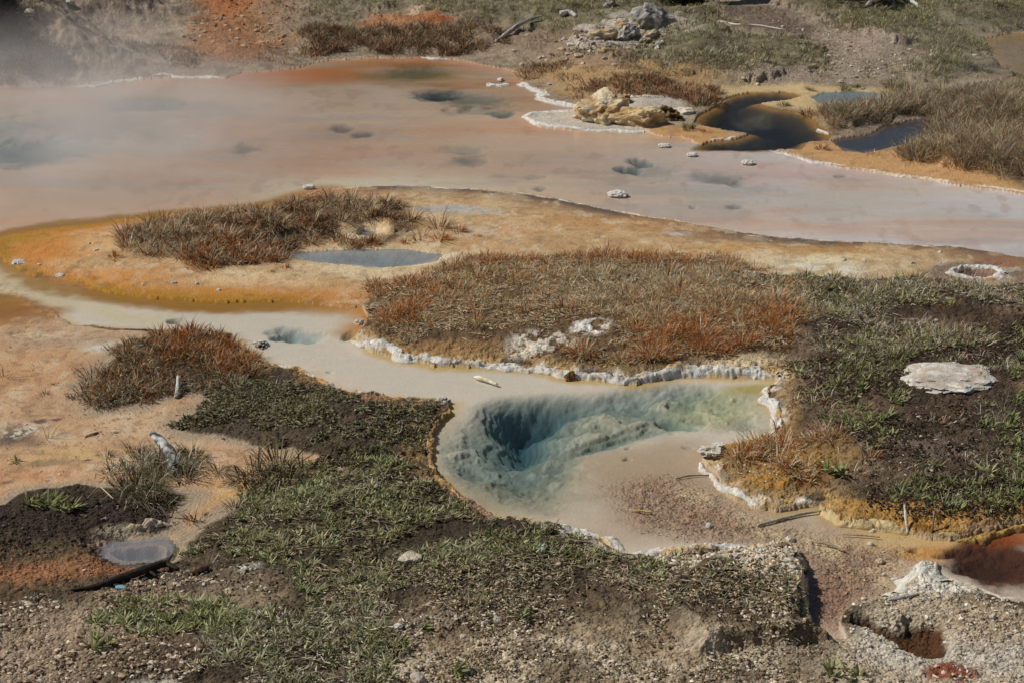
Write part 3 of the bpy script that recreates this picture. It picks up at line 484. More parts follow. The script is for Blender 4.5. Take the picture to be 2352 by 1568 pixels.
# ------------------------------------------------------------------ woods beyond the frame (they darken the reflections in the pools)
def woods():
    V = []; F = []; C = []; n0 = 0
    for k in range(34):
        x = -34 + 68 * (k + rng.random()) / 34; y = 58 + 16 * rng.random(); h = 8 + 4 * rng.random(); z = float(Hat(x, y)) - .2
        if .13 < x / y < .275: continue
        n = 420; t = rng.random(n) ** .8; r = (1 - t) * h * .17 * (.5 + .5 * rng.random(n)) + .1; a = rng.random(n) * 6.283
        c = np.stack([x + r * np.cos(a), y + r * np.sin(a), z + .6 + t * (h - .6)], 1)
        u = np.stack([np.cos(a), np.sin(a), -.35 + 0 * a], 1) * (.55 * (1 - t) + .18)[:, None]; w = np.stack([-np.sin(a), np.cos(a), .2 * rng.standard_normal(n)], 1) * (.42 * (1 - t) + .12)[:, None]
        V.append(np.stack([c - w, c + w, c + u], 1).reshape(-1, 3)); F.append(np.arange(3 * n).reshape(n, 3) + n0); n0 += 3 * n
        C.append(np.repeat(np.array([.035, .05, .022]) * (.6 + .8 * rng.random((n, 1))), 3, 0))
        tv = np.array([[x + .16 * math.cos(b), y + .16 * math.sin(b), z] for b in (0, 2.1, 4.2)] + [[x, y, z + h]]); V.append(tv); F.append(np.array([[0, 1, 3], [1, 2, 3], [2, 0, 3]]) + n0); n0 += 4; C.append(np.full((4, 3), .05))
    return new_mesh('woods', np.concatenate(V), [np.concatenate(F)], np.concatenate(C), False)
tag(link('woods', woods(), M_plant), 'dark conifer wood beyond the hot springs, reflected in the pools', 'wood', kind='stuff')
# ------------------------------------------------------------------ plants
def jit(col, n, v=.25):
    return np.asarray(col)[None, :] * (1 + v * (rng.random((n, 1)) * 2 - 1)) * (1 + .06 * rng.standard_normal((n, 3)))
def pick(pal, n, v=.28):
    """pal: list of (weight, colour)"""
    w = np.array([p[0] for p in pal], float); k = rng.choice(len(pal), n, p=w / w.sum()); c = np.array([p[1] for p in pal])[k]
    return c * (1 + v * (rng.random((n, 1)) * 2 - 1))
def blades(B, az, tilt, L, wd, col, droop=.35):
    """thin grass blades: 5 vertices each"""
    n = len(B); d = np.stack([np.cos(az) * np.sin(tilt), np.sin(az) * np.sin(tilt), np.cos(tilt)], 1)
    ta = az + 1.57 + .9 * rng.standard_normal(n); s = np.stack([np.cos(ta), np.sin(ta), 0 * ta], 1) * (wd * .5)[:, None]
    mid = B + d * (L * .55)[:, None]; t2 = tilt + droop * (.4 + rng.random(n)) * 1.6
    d2 = np.stack([np.cos(az) * np.sin(t2), np.sin(az) * np.sin(t2), np.cos(t2)], 1); tip = mid + d2 * (L * .45)[:, None]
    V = np.stack([B - s, B + s, mid + s * .8, mid - s * .8, tip], 1).reshape(-1, 3); k = np.arange(n)[:, None] * 5
    return V, k + np.array([[0, 1, 2, 3]]), k + np.array([[3, 2, 4]]), np.repeat(col, 5, 0)
def leaves(B, az, tilt, L, wd, col):
    """lance shaped leaves, folded along the midrib: 8 vertices"""
    n = len(B); d = np.stack([np.cos(az) * np.sin(tilt), np.sin(az) * np.sin(tilt), np.cos(tilt)], 1)
    roll = .5 * rng.standard_normal(n); s0 = np.stack([-np.sin(az), np.cos(az), 0 * az], 1); nn = np.cross(d, s0)
    s = (s0 * np.cos(roll)[:, None] + nn * np.sin(roll)[:, None]) * (wd * .5)[:, None]; up = -np.cross(s, d) * .35
    t2 = tilt + .5 * rng.random(n); d2 = np.stack([np.cos(az) * np.sin(t2), np.sin(az) * np.sin(t2), np.cos(t2)], 1)
    a = B + d * (L * .35)[:, None]; b = a + d2 * (L * .33)[:, None]; t = b + d2 * (L * .32)[:, None]
    V = np.stack([B, a - s - up, a, a + s - up, b - s * .8 - up * .8, b, b + s * .8 - up * .8, t], 1).reshape(-1, 3); k = np.arange(n)[:, None] * 8
    Q = np.concatenate([k + np.array([[1, 2, 5, 4]]), k + np.array([[2, 3, 6, 5]])]); T = np.concatenate([k + np.array([[0, 2, 1]]), k + np.array([[0, 3, 2]]), k + np.array([[4, 5, 7]]), k + np.array([[5, 6, 7]])])
    return V, Q, T, np.repeat(col, 8, 0)
def join(parts):
    V = []; Q = []; T = []; C = []; n0 = 0
    for v, q, t, c in parts:
        V.append(v); Q.append(q + n0); T.append(t + n0); C.append(c); n0 += len(v)
    return np.concatenate(V), np.concatenate(Q), np.concatenate(T), np.concatenate(C)
def scatter(pts, dens, thin=None, soft=.12, fr=1.6, seed=0, dry=True):
    """random ground points in an outline; thin: share kept out by clumping noise"""
    P = W2(pts); lo, hi = P.min(0) - .1, P.max(0) + .1; n = int(dens * (hi[0] - lo[0]) * (hi[1] - lo[1]))
    x = lo[0] + rng.random(n) * (hi[0] - lo[0]); y = lo[1] + rng.random(n) * (hi[1] - lo[1])
    s_ = sdpoly(P, x, y, 1.0) + soft * fbm(x, y, 4, 3, 77); k = s_ > 0
    if thin is not None: k &= fbm(x, y, fr, 4, 100 + seed) + .35 * fbm(x, y, 6, 2, 7) > thin
    x, y = x[k], y[k]
    wet = Hat(x, y); k = wet > (.004 if dry else -.06); return x[k], y[k], wet[k]
RUST = A(170, 106, 60); RUST2 = A(132, 84, 52); STRAW = A(216, 190, 154); STRAW2 = A(234, 222, 198); KHK = A(178, 158, 120); ORG = A(176, 108, 56); DKB = A(74, 54, 40); GRY = A(140, 128, 112); GRN = A(118, 124, 76); GRN2 = A(148, 150, 104); DGRN = A(70, 72, 44); OLV = A(128, 120, 82); PGRN = A(166, 168, 134); BLK = A(40, 36, 30); WHT_ = A(210, 204, 194)
def sedge(x, y, z, nb, L, pal, spread=.05, wd=.006, tmax=.75, colnoise=None, droop=.35):
    """tussocks of nb blades at the given points"""
    n = len(x); c = np.repeat(np.arange(n), nb); m = len(c); az = rng.random(m) * 6.283; rr = np.sqrt(rng.random(m))
    hs = (.45 + .7 * rng.random(n) + .35 * np.maximum(fbm(x + 3.1, y, 1.9, 3, 66), -.6))[c]; tuftaz = (rng.random(n) * 6.283)[c]; az = np.where(rng.random(m) < .25, tuftaz + .5 * rng.standard_normal(m), az)
    B = np.stack([x[c] + np.cos(az) * rr * spread, y[c] + np.sin(az) * rr * spread, z[c] - .012], 1)
    Ln = (L[0] + (L[1] - L[0]) * rng.random(m)) * hs; tl = (.08 + tmax * rr * (.5 + .8 * rng.random(m))); tl = np.where(rng.random(m) < .22, tl + .5 * rng.random(m), tl)
    col = pick(pal, m)
    if colnoise is not None and m:
        pal2, fr, th = colnoise; k = fbm(x, y, fr, 3, 55)[c] + .25 * rng.standard_normal(m) > th; col[k] = pick(pal2, int(k.sum()))
    return blades(B, az, tl, Ln, wd * (.7 + .7 * rng.random(m)), np.clip(col, 0, .85), droop)
def rosettes(x, y, z, nl, L, wd, pal, t=(.35, 1.25), v=.3):
    n = len(x); c = np.repeat(np.arange(n), nl); m = len(c); az = rng.random(m) * 6.283; h = (.7 + .6 * rng.random(n))[c]
    B = np.stack([x[c] + .008 * np.cos(az), y[c] + .008 * np.sin(az), z[c] - .004], 1)
    k = rng.random(n)[c]; col = pick(pal, n, .2)[c] * (1 + v * (rng.random((m, 1)) * 2 - 1))
    return leaves(B, az, t[0] + (t[1] - t[0]) * rng.random(m), (L[0] + (L[1] - L[0]) * rng.random(m)) * h, (wd[0] + (wd[1] - wd[0]) * rng.random(m)), np.clip(col, 0, .85))
def stuff(name, parts, label, cat='grass'):
    v, q, t, c = join(parts)
    if not len(q): print('EMPTY', label); return
    return tag(link(name, new_mesh(name, v, [q, t], c, False), M_plant), label, cat, kind='stuff')
def flat_litter(x, y, z, L, wd, pal):
    n = len(x); return leaves(np.stack([x, y, z + .004 + .012 * rng.random(n)], 1), rng.random(n) * 6.283, 1.25 + .35 * rng.random(n), L[0] + (L[1] - L[0]) * rng.random(n), wd * (.6 + .8 * rng.random(n)), pick(pal, n))
def sub(s3, n):
    k = rng.permutation(len(s3[0]))[:n]; return tuple(a[k] for a in s3)
BROWN = [(4, RUST), (3, STRAW), (2.5, DKB), (1, GRY), (1, RUST2)]; STRAWY = [(4, STRAW), (2, STRAW2), (1, RUST), (3, KHK), (1, DKB), (2, OLV)]; RUSTY = [(6, RUST), (2, RUST2), (2, STRAW), (1, DKB)]; DARKY = [(5, DKB), (2, RUST2), (2, GRY), (1, STRAW)]
GREENY = [(4, GRN), (3, GRN2), (1, STRAW), (2, DGRN)]; MIXG = [(3, GRN), (3, OLV), (3, GRY), (2, STRAW2), (2, DKB)]; GREYG = [(3, GRY), (3, STRAW2), (2, OLV), (2, GRN), (2, DKB)]; MOSS = [(4, DGRN), (3, BLK), (2, OLV), (1, DKB)]
# island in the sand bar
ISL2 = [p for p in ISLAND]
s3 = scatter(ISL2, 120, -.38, .26)
ks = sdpoly(W2(CRAT), s3[0], s3[1], 1) < -.22; s3 = tuple(a[ks] for a in s3)
stuff('sedge_grass', [sedge(*sub(s3, 60), 46, (.16, .28), [(3, DKB), (3, STRAW), (2, RUST2), (1, STRAW2)], .10, .008, 1.0), sedge(*s3, 40, (.09, .21), [(5, DKB), (3, RUST2), (1, STRAW), (1, GRY), (2, RUST)], .09, .007, 1.1, ([(5, STRAW), (1, GRY), (2, STRAW2), (2, DKB), (2, RUST)], 1.6, .0))], 'tall dark and straw coloured sedge covering the island in the sand bar')
s3 = scatter([(400,602),(560,575),(640,590),(640,606),(560,614),(440,630)], 130, None, .1)
stuff('sedge_grass', [sedge(*s3, 36, (.10, .2), RUSTY, .08, .009, 1.0)], 'rusty orange sedge fringe at the front foot of the island')
# main brown bank
GB = [(838,748),(875,700),(900,657),(980,640),(1080,614),(1200,609),(1330,607),(1400,600),(1500,612),(1640,607),(1715,630),(1690,655),(1760,658),(1900,662),(1860,760),(1862,800),(1780,828),(1700,832),(1560,842),(1490,850),(1310,838),(1295,795),(1420,770),(1360,760),(1290,780),(1180,785),(1080,805),(1000,800),(880,778)]
s3 = scatter(GB, 270, -.42, .34)
stuff('bank_grass', [sedge(*sub(s3, 90), 40, (.13, .23), [(3, RUST), (2, STRAW), (1, DKB), (1, STRAW2)], .09, .007, 1.0), sedge(*s3, 26, (.05, .14), [(4, STRAW), (2, KHK), (4, RUST), (1, DKB), (1, OLV)], .10, .0065, 1.35, (STRAWY, .9, -.1)), flat_litter(*scatter(GB, 2600, -.7, .3), (.04, .11), .008, STRAWY + [(2, GRY)])], 'rust brown and straw grass covering the middle bank above the turquoise spring')
GS = [(1180,660),(1400,625),(1640,640),(1760,680),(1800,760),(1640,790),(1450,760),(1250,740)]
stuff('straw_thatch', [sedge(*scatter(GS, 190, -.3, .5), 24, (.06, .14), STRAWY + [(5, STRAW2)], .09, .0065, 1.45), flat_litter(*scatter(GS, 900, -.2, .4), (.04, .12), .009, [(3, STRAW2), (3, STRAW), (1, OLV)])], 'pale flattened straw thatch in the middle of the brown bank')
for pts, lab in (([(838,748),(875,700),(905,660),(980,650),(985,700),(940,760),(880,780)], 'rust red grass at the left tip of the brown bank'), ([(1300,835),(1310,800),(1480,780),(1600,760),(1800,740),(1860,790),(1780,826),(1600,838),(1490,848)], 'rust red grass along the near edge of the brown bank'), ([(1330,607),(1400,600),(1640,607),(1700,628),(1600,640),(1400,632),(1080,640),(1080,618)], 'rusty grass along the back edge of the brown bank')):
    stuff('bank_grass', [sedge(*scatter(pts, 190, -.3, .2), 32, (.08, .19), [(6, ORG), (3, RUST), (2, STRAW), (1, DKB)], .08, .0065, 1.1)], lab)
# right part of the bank: dry litter and green leaves over dark soil
GR = [(1740,657),(1900,660),(2080,664),(2352,684),(2500,700),(2500,760),(2352,745),(2200,715),(2060,745),(2130,790),(2260,800),(2230,836),(2080,850),(1950,850),(1880,825),(1850,760)]
s3 = scatter(GR, 230, -.45, .3)
stuff('bank_grass', [sedge(*s3, 18, (.06, .15), [(3, GRY), (4, STRAW2), (2, STRAW), (2, DKB), (2, OLV), (1, RUST2)], .08, .007, 1.25), flat_litter(*scatter(GR, 1500, -.6), (.03, .1), .011, [(3, GRY), (3, STRAW2), (3, DKB), (2, OLV)]), rosettes(*scatter(GR, 150, -.25), 6, (.05, .10), (.012, .02), [(3, OLV), (2, GRN), (2, GRN2)])], 'grey dry grass mixed with green leaves on the right half of the bank')
GD = [(1800,840),(2100,850),(2280,800),(2352,740),(2500,760),(2500,1170),(2352,1200),(2150,1215),(1960,1170),(1960,1090),(1880,1000),(1850,900)]
stuff('dark_moss', [flat_litter(*scatter(GD, 3200, .0), (.014, .045), .014, [(3, BLK), (4, DKB), (1, GRY)]), sedge(*scatter(GD, 60, .12, .3, 2.2, 5), 16, (.05, .13), [(3, STRAW), (2, STRAW2), (2, GRY), (2, RUST2), (1, GRN)], .08, .007, 1.35), rosettes(*scatter(GD, 90, .25, .3, 1.4, 9), 7, (.04, .09), (.010, .016), [(3, GRN), (2, GRN2), (1, OLV)])], 'black crumbly moss over the dark soil of the right bank', 'moss')
for pts, lab in (([(2230,900),(2352,860),(2500,880),(2500,1150),(2352,1110),(2270,1060),(2250,960)], 'green leafy patch at the right edge beyond the white slab'), ([(2010,1145),(2100,1100),(2200,1140),(2352,1110),(2500,1130),(2500,1175),(2300,1185),(2150,1180)], 'green and straw plants along the orange ledge'), ([(1900,850),(2080,855),(2080,880),(2000,900),(1940,900)], 'green leaf patch left of the white slab'), ([(1950,985),(2060,930),(2090,950),(2060,1000),(1980,1010)], 'bright green leaf patch in front of the white slab')):
    stuff('leafy_ground_cover', [rosettes(*scatter(pts, 220, -.2), 7, (.04, .09), (.010, .016), [(3, GRN), (2, GRN2), (1, OLV)]), sedge(*scatter(pts, 90, -.3), 10, (.06, .14), [(2, STRAW2), (2, GRY), (1, GRN)], .06, .006, 1.2)], lab, 'leafy plants')
GO = [(1690,1050),(1760,1000),(1860,1010),(1960,1060),(1950,1110),(1850,1130),(1760,1095)]
stuff('bank_grass', [sedge(*scatter(GO, 170, -.5, .25), 26, (.08, .2), [(4, RUST), (2, STRAW), (2, STRAW2), (2, RUST2), (1, GRN)], .08, .008, 1.25)], 'rusty and straw grass over the orange corner right of the spring')
# left bank
LB = [(205,905),(240,850),(290,800),(330,785),(400,772),(480,780),(520,800),(590,850),(600,890),(540,905),(420,915),(330,935),(290,950),(215,955)]
stuff('bank_grass', [sedge(*scatter(LB, 120, None, .14), 30, (.09, .2), [(3, DKB), (2, RUST2), (2, RUST), (2, GRY), (2, OLV), (2, STRAW)], .08, .008, 1.1), flat_litter(*scatter(LB, 300), (.04, .1), .008, DARKY)], 'dark brown and rust grass mound on the left mud flat')
stuff('bank_grass', [sedge(*scatter([(360,790),(480,780),(590,850),(560,880),(400,850)], 60), 30, (.11, .2), [(4, ORG), (3, RUST), (2, DKB)], .07, .008, .9)], 'rust red grass on the far side of the left mound')
stuff('bank_grass', [sedge(*scatter([(205,925),(330,890),(540,890),(560,910),(420,920),(290,955),(215,958)], 100), 24, (.08, .2), [(4, GRY), (3, DKB), (2, OLV), (2, STRAW2)], .08, .007, 1.3, None, .7)], 'grey drooping grass along the front of the left mound')
MO = [(400,985),(470,965),(500,930),(600,885),(760,900),(900,940),(975,960),(965,1010),(960,1040),(880,1040),(790,1050),(700,1035),(620,1036),(560,1025),(500,1008),(420,1000)]
stuff('dark_moss', [flat_litter(*scatter(MO, 5600, -.5, .25), (.015, .045), .015, MOSS + [(2, GRY), (2, OLV)]), flat_litter(*scatter(MO, 500, -.3, .25), (.04, .1), .005, [(3, GRY), (2, STRAW)]), rosettes(*scatter(MO, 320, -.4, .25), 6, (.03, .06), (.01, .016), [(3, DGRN), (2, OLV), (1, GRY)]), sedge(*scatter(MO, 40, 0), 16, (.06, .14), GREENY + [(3, GRY)], .05, .006, 1.0)], 'dark olive moss and low leaves covering the bank left of the spring', 'moss')
MO2 = [(640,1120),(780,1060),(880,1050),(980,1110),(1030,1150),(1130,1190),(1250,1215),(1420,1285),(1460,1310),(1300,1330),(1000,1230),(820,1150)]
stuff('dark_moss', [flat_litter(*scatter(MO2, 4600, -.2, .25), (.015, .045), .017, MOSS + [(2, DKB), (1, GRY)]), rosettes(*scatter(MO2, 110, -.2), 6, (.03, .07), (.010, .015), [(3, OLV), (2, GRN), (2, GRY)])], 'dark moss on the shoulder of the near bank by the spring', 'moss')
# near green slope
F1 = [(428,1245),(500,1195),(560,1165),(640,1130),(800,1085),(880,1085),(960,1130),(1010,1180),(1120,1195),(1280,1235),(1420,1300),(1500,1330),(1250,1350),(1120,1335),(1000,1350),(880,1380),(770,1400),(700,1330),(560,1290),(450,1275)]
stuff('leafy_ground_cover', [rosettes(*scatter(F1, 600, -.3, .45), 7, (.03, .08), (.008, .014), [(4, GRN), (4, GRN2), (2, OLV), (4, PGRN), (1, STRAW)]), flat_litter(*scatter(F1, 500, -.5, .2), (.05, .12), .005, [(2, GRY), (3, STRAW), (1, STRAW2)]), flat_litter(*scatter(F1, 2600, -.6), (.02, .06), .014, [(3, DGRN), (3, DKB), (3, OLV), (2, GRY)])], 'green lance leaved ground cover on the near slope', 'leafy plants')
F1b = [(760,1400),(880,1330),(1000,1340),(1300,1260),(1450,1300),(1600,1330),(1750,1370),(1830,1420),(1860,1500),(1700,1480),(1500,1440),(1300,1400),(1050,1430),(900,1480),(780,1480)]
stuff('leafy_ground_cover', [rosettes(*scatter(F1b, 360, -.2, .5), 6, (.02, .06), (.007, .012), [(3, OLV), (4, GRY), (3, PGRN), (2, GRN), (2, STRAW)]), flat_litter(*scatter(F1b, 500, -.5, .3), (.04, .11), .005, [(3, GRY), (3, STRAW), (1, STRAW2)]), flat_litter(*scatter(F1b, 4200, -.3, .3), (.015, .05), .013, [(4, GRY), (3, DKB), (3, OLV), (2, DGRN), (2, STRAW)])], 'grey green dry leaves and stems thinning out over the near gravel', 'leafy plants')
F1c = [(900,1440),(1300,1400),(1700,1460),(1870,1520),(1900,1620),(900,1620)]
stuff('leafy_ground_cover', [flat_litter(*scatter(F1c, 2600, -.1), (.015, .045), .011, [(3, GRY), (3, DKB), (2, OLV), (1, STRAW2)]), rosettes(*scatter(F1c, 70, .1), 6, (.03, .07), (.010, .015), [(3, OLV), (2, GRN), (2, GRY)])], 'sparse dry litter on the pale gravel at the bottom of the slope', 'leafy plants')
F2 = [(205,1478),(240,1440),(300,1412),(400,1398),(500,1415),(560,1455),(590,1480),(500,1500),(340,1492)]
stuff('leafy_ground_cover', [rosettes(*scatter(F2, 380, None, .10), 8, (.05, .11), (.010, .016), [(4, GRN), (3, GRN2), (2, PGRN), (1, OLV)]), flat_litter(*scatter(F2, 500, None, .06), (.04, .1), .012, [(3, GRY), (2, DKB), (2, STRAW2)])], 'thick green leaf clump on the gravel at lower left', 'leafy plants')
F3 = [(470,1500),(600,1475),(720,1440),(880,1440),(900,1500),(950,1640),(470,1640)]
stuff('leafy_ground_cover', [rosettes(*scatter(F3, 480, -.4), 7, (.04, .10), (.009, .015), [(3, PGRN), (2, GRN), (3, GRY), (1, OLV)]), flat_litter(*scatter(F3, 2200, -.6), (.04, .11), .011, [(4, GRY), (3, STRAW2), (2, OLV), (2, DKB)])], 'silvery green leaves and dry stems at the bottom left of the slope', 'leafy plants')
TU = [(275,1120),(300,1060),(350,1050),(420,1060),(440,1110),(470,1160),(450,1190),(400,1195),(330,1170)]
stuff('tussock_grass', [sedge(*scatter(TU, 170, -.5, .12), 34, (.14, .3), [(4, GRY), (3, STRAW2), (3, OLV), (3, DKB)], .08, .008, 1.4, None, .9)], 'grey drooping tussock grass around the bleached stump')
# far land
FRG = [(2, RUST2), (3, GRY), (3, DKB), (2, STRAW), (1, RUST)]
OG = OG_ = [(4, OLV), (2, GRY), (3, GRN2), (2, STRAW), (1, DKB), (1, PGRN)]
def far(pts, dens, nb, L, pal, lab, thin=-.2, wd=.009, extra=None):
    stuff('far_grass', [sedge(*scatter(pts, dens * 2.0, thin - .15, .5), int(nb * .8), L, pal, .10, wd, 1.05)] + (extra or []), lab)
far([(560,0),(720,0),(700,60),(640,60)], 16, 18, (.05, .12), OG_, 'thin grass between the rust path and the olive mat', .05)
far([(1120,100),(1300,95),(1420,140),(1640,195),(1640,215),(1300,150),(1150,140)], 18, 18, (.05, .12), BROWN, 'sparse brown grass on the scree behind the cream mound', .05)
far([(1900,75),(2010,100),(2130,140),(2110,185),(1960,195),(1960,150),(1900,110)], 14, 18, (.05, .12), OG_, 'sparse grass on the grey path', .1)
far([(690,105),(760,95),(860,100),(960,100),(1060,85),(1150,100),(1130,125),(1000,128),(860,128),(700,125)], 90, 40, (.1, .22), FRG, 'brown grass fringe along the far shore of the orange bay', -.3)
far([(1120,150),(1260,165),(1360,195),(1500,205),(1640,225),(1630,245),(1500,236),(1380,228),(1250,190),(1140,165)], 50, 30, (.07, .15), FRG, 'thin brown grass strip on the sandy point behind the cream mound', -.15)
far([(700,0),(760,-60),(1480,-60),(1500,20),(1420,60),(1290,90),(1160,66),(1060,95),(1050,50),(940,36),(860,62),(780,78),(700,50)], 36, 22, (.05, .13), OG, 'olive grass mat on the land behind the orange bay', -.25)
far([(1300,140),(1420,140),(1560,80),(1640,50),(1660,95),(1800,115),(1925,140),(1915,165),(1850,185),(1690,195),(1560,190),(1450,170)], 45, 24, (.06, .15), OG + [(2, DKB), (2, STRAW2)], 'olive and grey grass mat in front of the grey rocks', -.2)
far([(1760,-60),(2600,-60),(2600,70),(2352,74),(2255,85),(2285,125),(2290,155),(2200,185),(2100,190),(2060,175),(2130,140),(2040,105),(1940,85),(1860,50),(1770,20)], 40, 24, (.07, .17), OG + [(2, GRN), (1, DKB)], 'wide green grey grass mat at the top right', -.25)
far([(270,130),(330,118),(420,140),(440,165),(380,160)], 60, 26, (.07, .15), DARKY + [(2, OLV)], 'dark grass on the foot of the hill by the lake', -.3)
far([(-60,150),(0,140),(80,150),(150,180),(120,192),(-60,196)], 70, 26, (.08, .2), DARKY + [(2, OLV), (2, BLK)], 'dark grass where the hill meets the steaming lake', -.3)
far([(530,125),(620,120),(720,125),(730,150),(560,150)], 30, 22, (.06, .14), BROWN, 'thin brown grass on the orange shore beside the hill', -.1)
RG = [(4, STRAW), (4, GRY), (1.5, RUST2), (1, STRAW2), (1, OLV), (2, DKB)]
far([(1900,265),(1950,240),(2060,245),(2080,230),(2200,225),(2352,205),(2600,200),(2600,300),(2352,300),(2180,262),(2060,272),(2020,288),(1950,295),(1905,288)], 110, 48, (.14, .32), RG, 'tall straw and brown grass between the green pool and the blue pool', -.4, .0065)
far([(2120,330),(2140,290),(2190,265),(2352,270),(2600,270),(2600,460),(2352,425),(2240,405),(2140,380),(2085,368),(2090,345)], 110, 50, (.15, .34), RG + [(.7, RUST)], 'tall straw grass mass on the right shore of the lake', -.4, .0065)
far([(1995,350),(2060,340),(2100,350),(2095,368),(2040,362)], 40, 24, (.06, .14), BROWN, 'low brown grass beside the blue reflecting pool', -.2)
far([(1500,-60),(1700,-60),(1650,20),(1560,50),(1500,20)], 30, 22, (.06, .14), OG, 'grass under the dark pine', -.2)
far([(1350,205),(1480,205),(1640,222),(1630,240),(1480,225)], 70, 34, (.08, .17), FRG + [(2, RUST)], 'rusty grass fringe directly behind the cream mound', -.3)

DBR = [(150,740),(260,790),(205,900),(300,950),(420,930),(500,960),(400,1000),(300,1060),(270,1120),(60,1150),(-100,1180),(-100,760)]
stuff('debris', [flat_litter(*scatter(DBR, 60, -.1), (.01, .05), .006, [(4, DKB), (2, BLK), (1, STRAW2)]), flat_litter(*scatter([(160,900),(220,860),(230,980),(420,940),(500,1000),(300,1060),(150,980)], 120, .1), (.015, .06), .007, [(4, DKB), (2, BLK), (2, GRY)]), sedge(*scatter(DBR, 2.5, .1), 7, (.03, .09), DARKY, .03, .006, 1.3)], 'dark bits of dead grass scattered over the orange mud flat', 'debris')
stuff('debris', [flat_litter(*scatter([(250,600),(400,625),(660,612),(760,640),(1000,625),(1100,560),(1240,540),(1240,600),(1000,650),(600,660),(300,640)], 26, -.1), (.01, .05), .006, [(4, DKB), (2, RUST2), (2, WHT_)]), sedge(*scatter([(990,530),(1100,520),(1230,540),(1100,600),(1020,560)], 5, .0), 8, (.04, .1), RUSTY, .04, .006, 1.3), sedge(*scatter([(1000,640),(1080,605),(1330,598),(1640,600),(1700,620),(1300,610)], 8, .0), 8, (.04, .12), RUSTY, .04, .006, 1.2)], 'dead grass bits scattered over the sand bar', 'debris')
# ------------------------------------------------------------------ single tufts and plants (things)
def proto(parts):
    v, q, t, c = join(parts); return new_mesh('tuft', v, [q, t], c, False)
O1 = (np.zeros(1), np.zeros(1), np.zeros(1))
def tuft_mesh(kind):
    if kind == 'rust': return proto([sedge(*O1, 80, (.12, .2), RUSTY, .06, .006, 1.0)])
    if kind == 'dark': return proto([sedge(*O1, 90, (.1, .2), DARKY, .07, .006, 1.1)])
    if kind == 'brown': return proto([sedge(*O1, 90, (.12, .22), BROWN, .07, .008, .9)])
    if kind == 'green': return proto([sedge(*O1, 90, (.12, .22), [(3, GRN), (3, DGRN), (2, OLV), (1, DKB)], .06, .007, .9)])
    if kind == 'tussock':
        a = [(rng.standard_normal(9) * .09), (rng.standard_normal(9) * .07), np.zeros(9)]
        return proto([sedge(*a, 60, (.14, .26), [(3, OLV), (3, DKB), (2, GRY), (2, DGRN)], .06, .006, 1.1, None, .7)])
    if kind == 'sprig': return proto([sedge(*O1, 9, (.08, .2), DARKY, .02, .006, 1.2)])
    if kind == 'leafy': return proto([rosettes(*[np.repeat(a, 3) + (0 if i == 2 else .03 * rng.standard_normal(3)) for i, a in enumerate(O1)], 8, (.07, .13), (.016, .024), [(3, GRN), (3, GRN2)])])
    if kind == 'leafclump':
        n = 16; return proto([rosettes(rng.standard_normal(n) * .12, rng.standard_normal(n) * .06, np.zeros(n), 9, (.08, .15), (.016, .024), [(3, GRN), (3, GRN2), (1, OLV)])])
    if kind == 'silver': return proto([rosettes(*O1, 16, (.06, .09), (.02, .026), [(1, A(178, 190, 172))], (.1, 1.1), .1)])
TM = {}
def tuft(kind, px, py, s, label, cat='grass tuft', group=None, name='grass_tuft'):
    TM.setdefault(kind, [tuft_mesh(kind) for _ in range(3)]); me = random.choice(TM[kind])
    x, y, z = Gt(px, py); o = link(name, me, M_plant, None, (x, y, z - .005)); o.rotation_euler.z = random.random() * 6.28; o.scale = (s, s, s * random.uniform(.9, 1.1))
    return tag(o, label, cat, group)
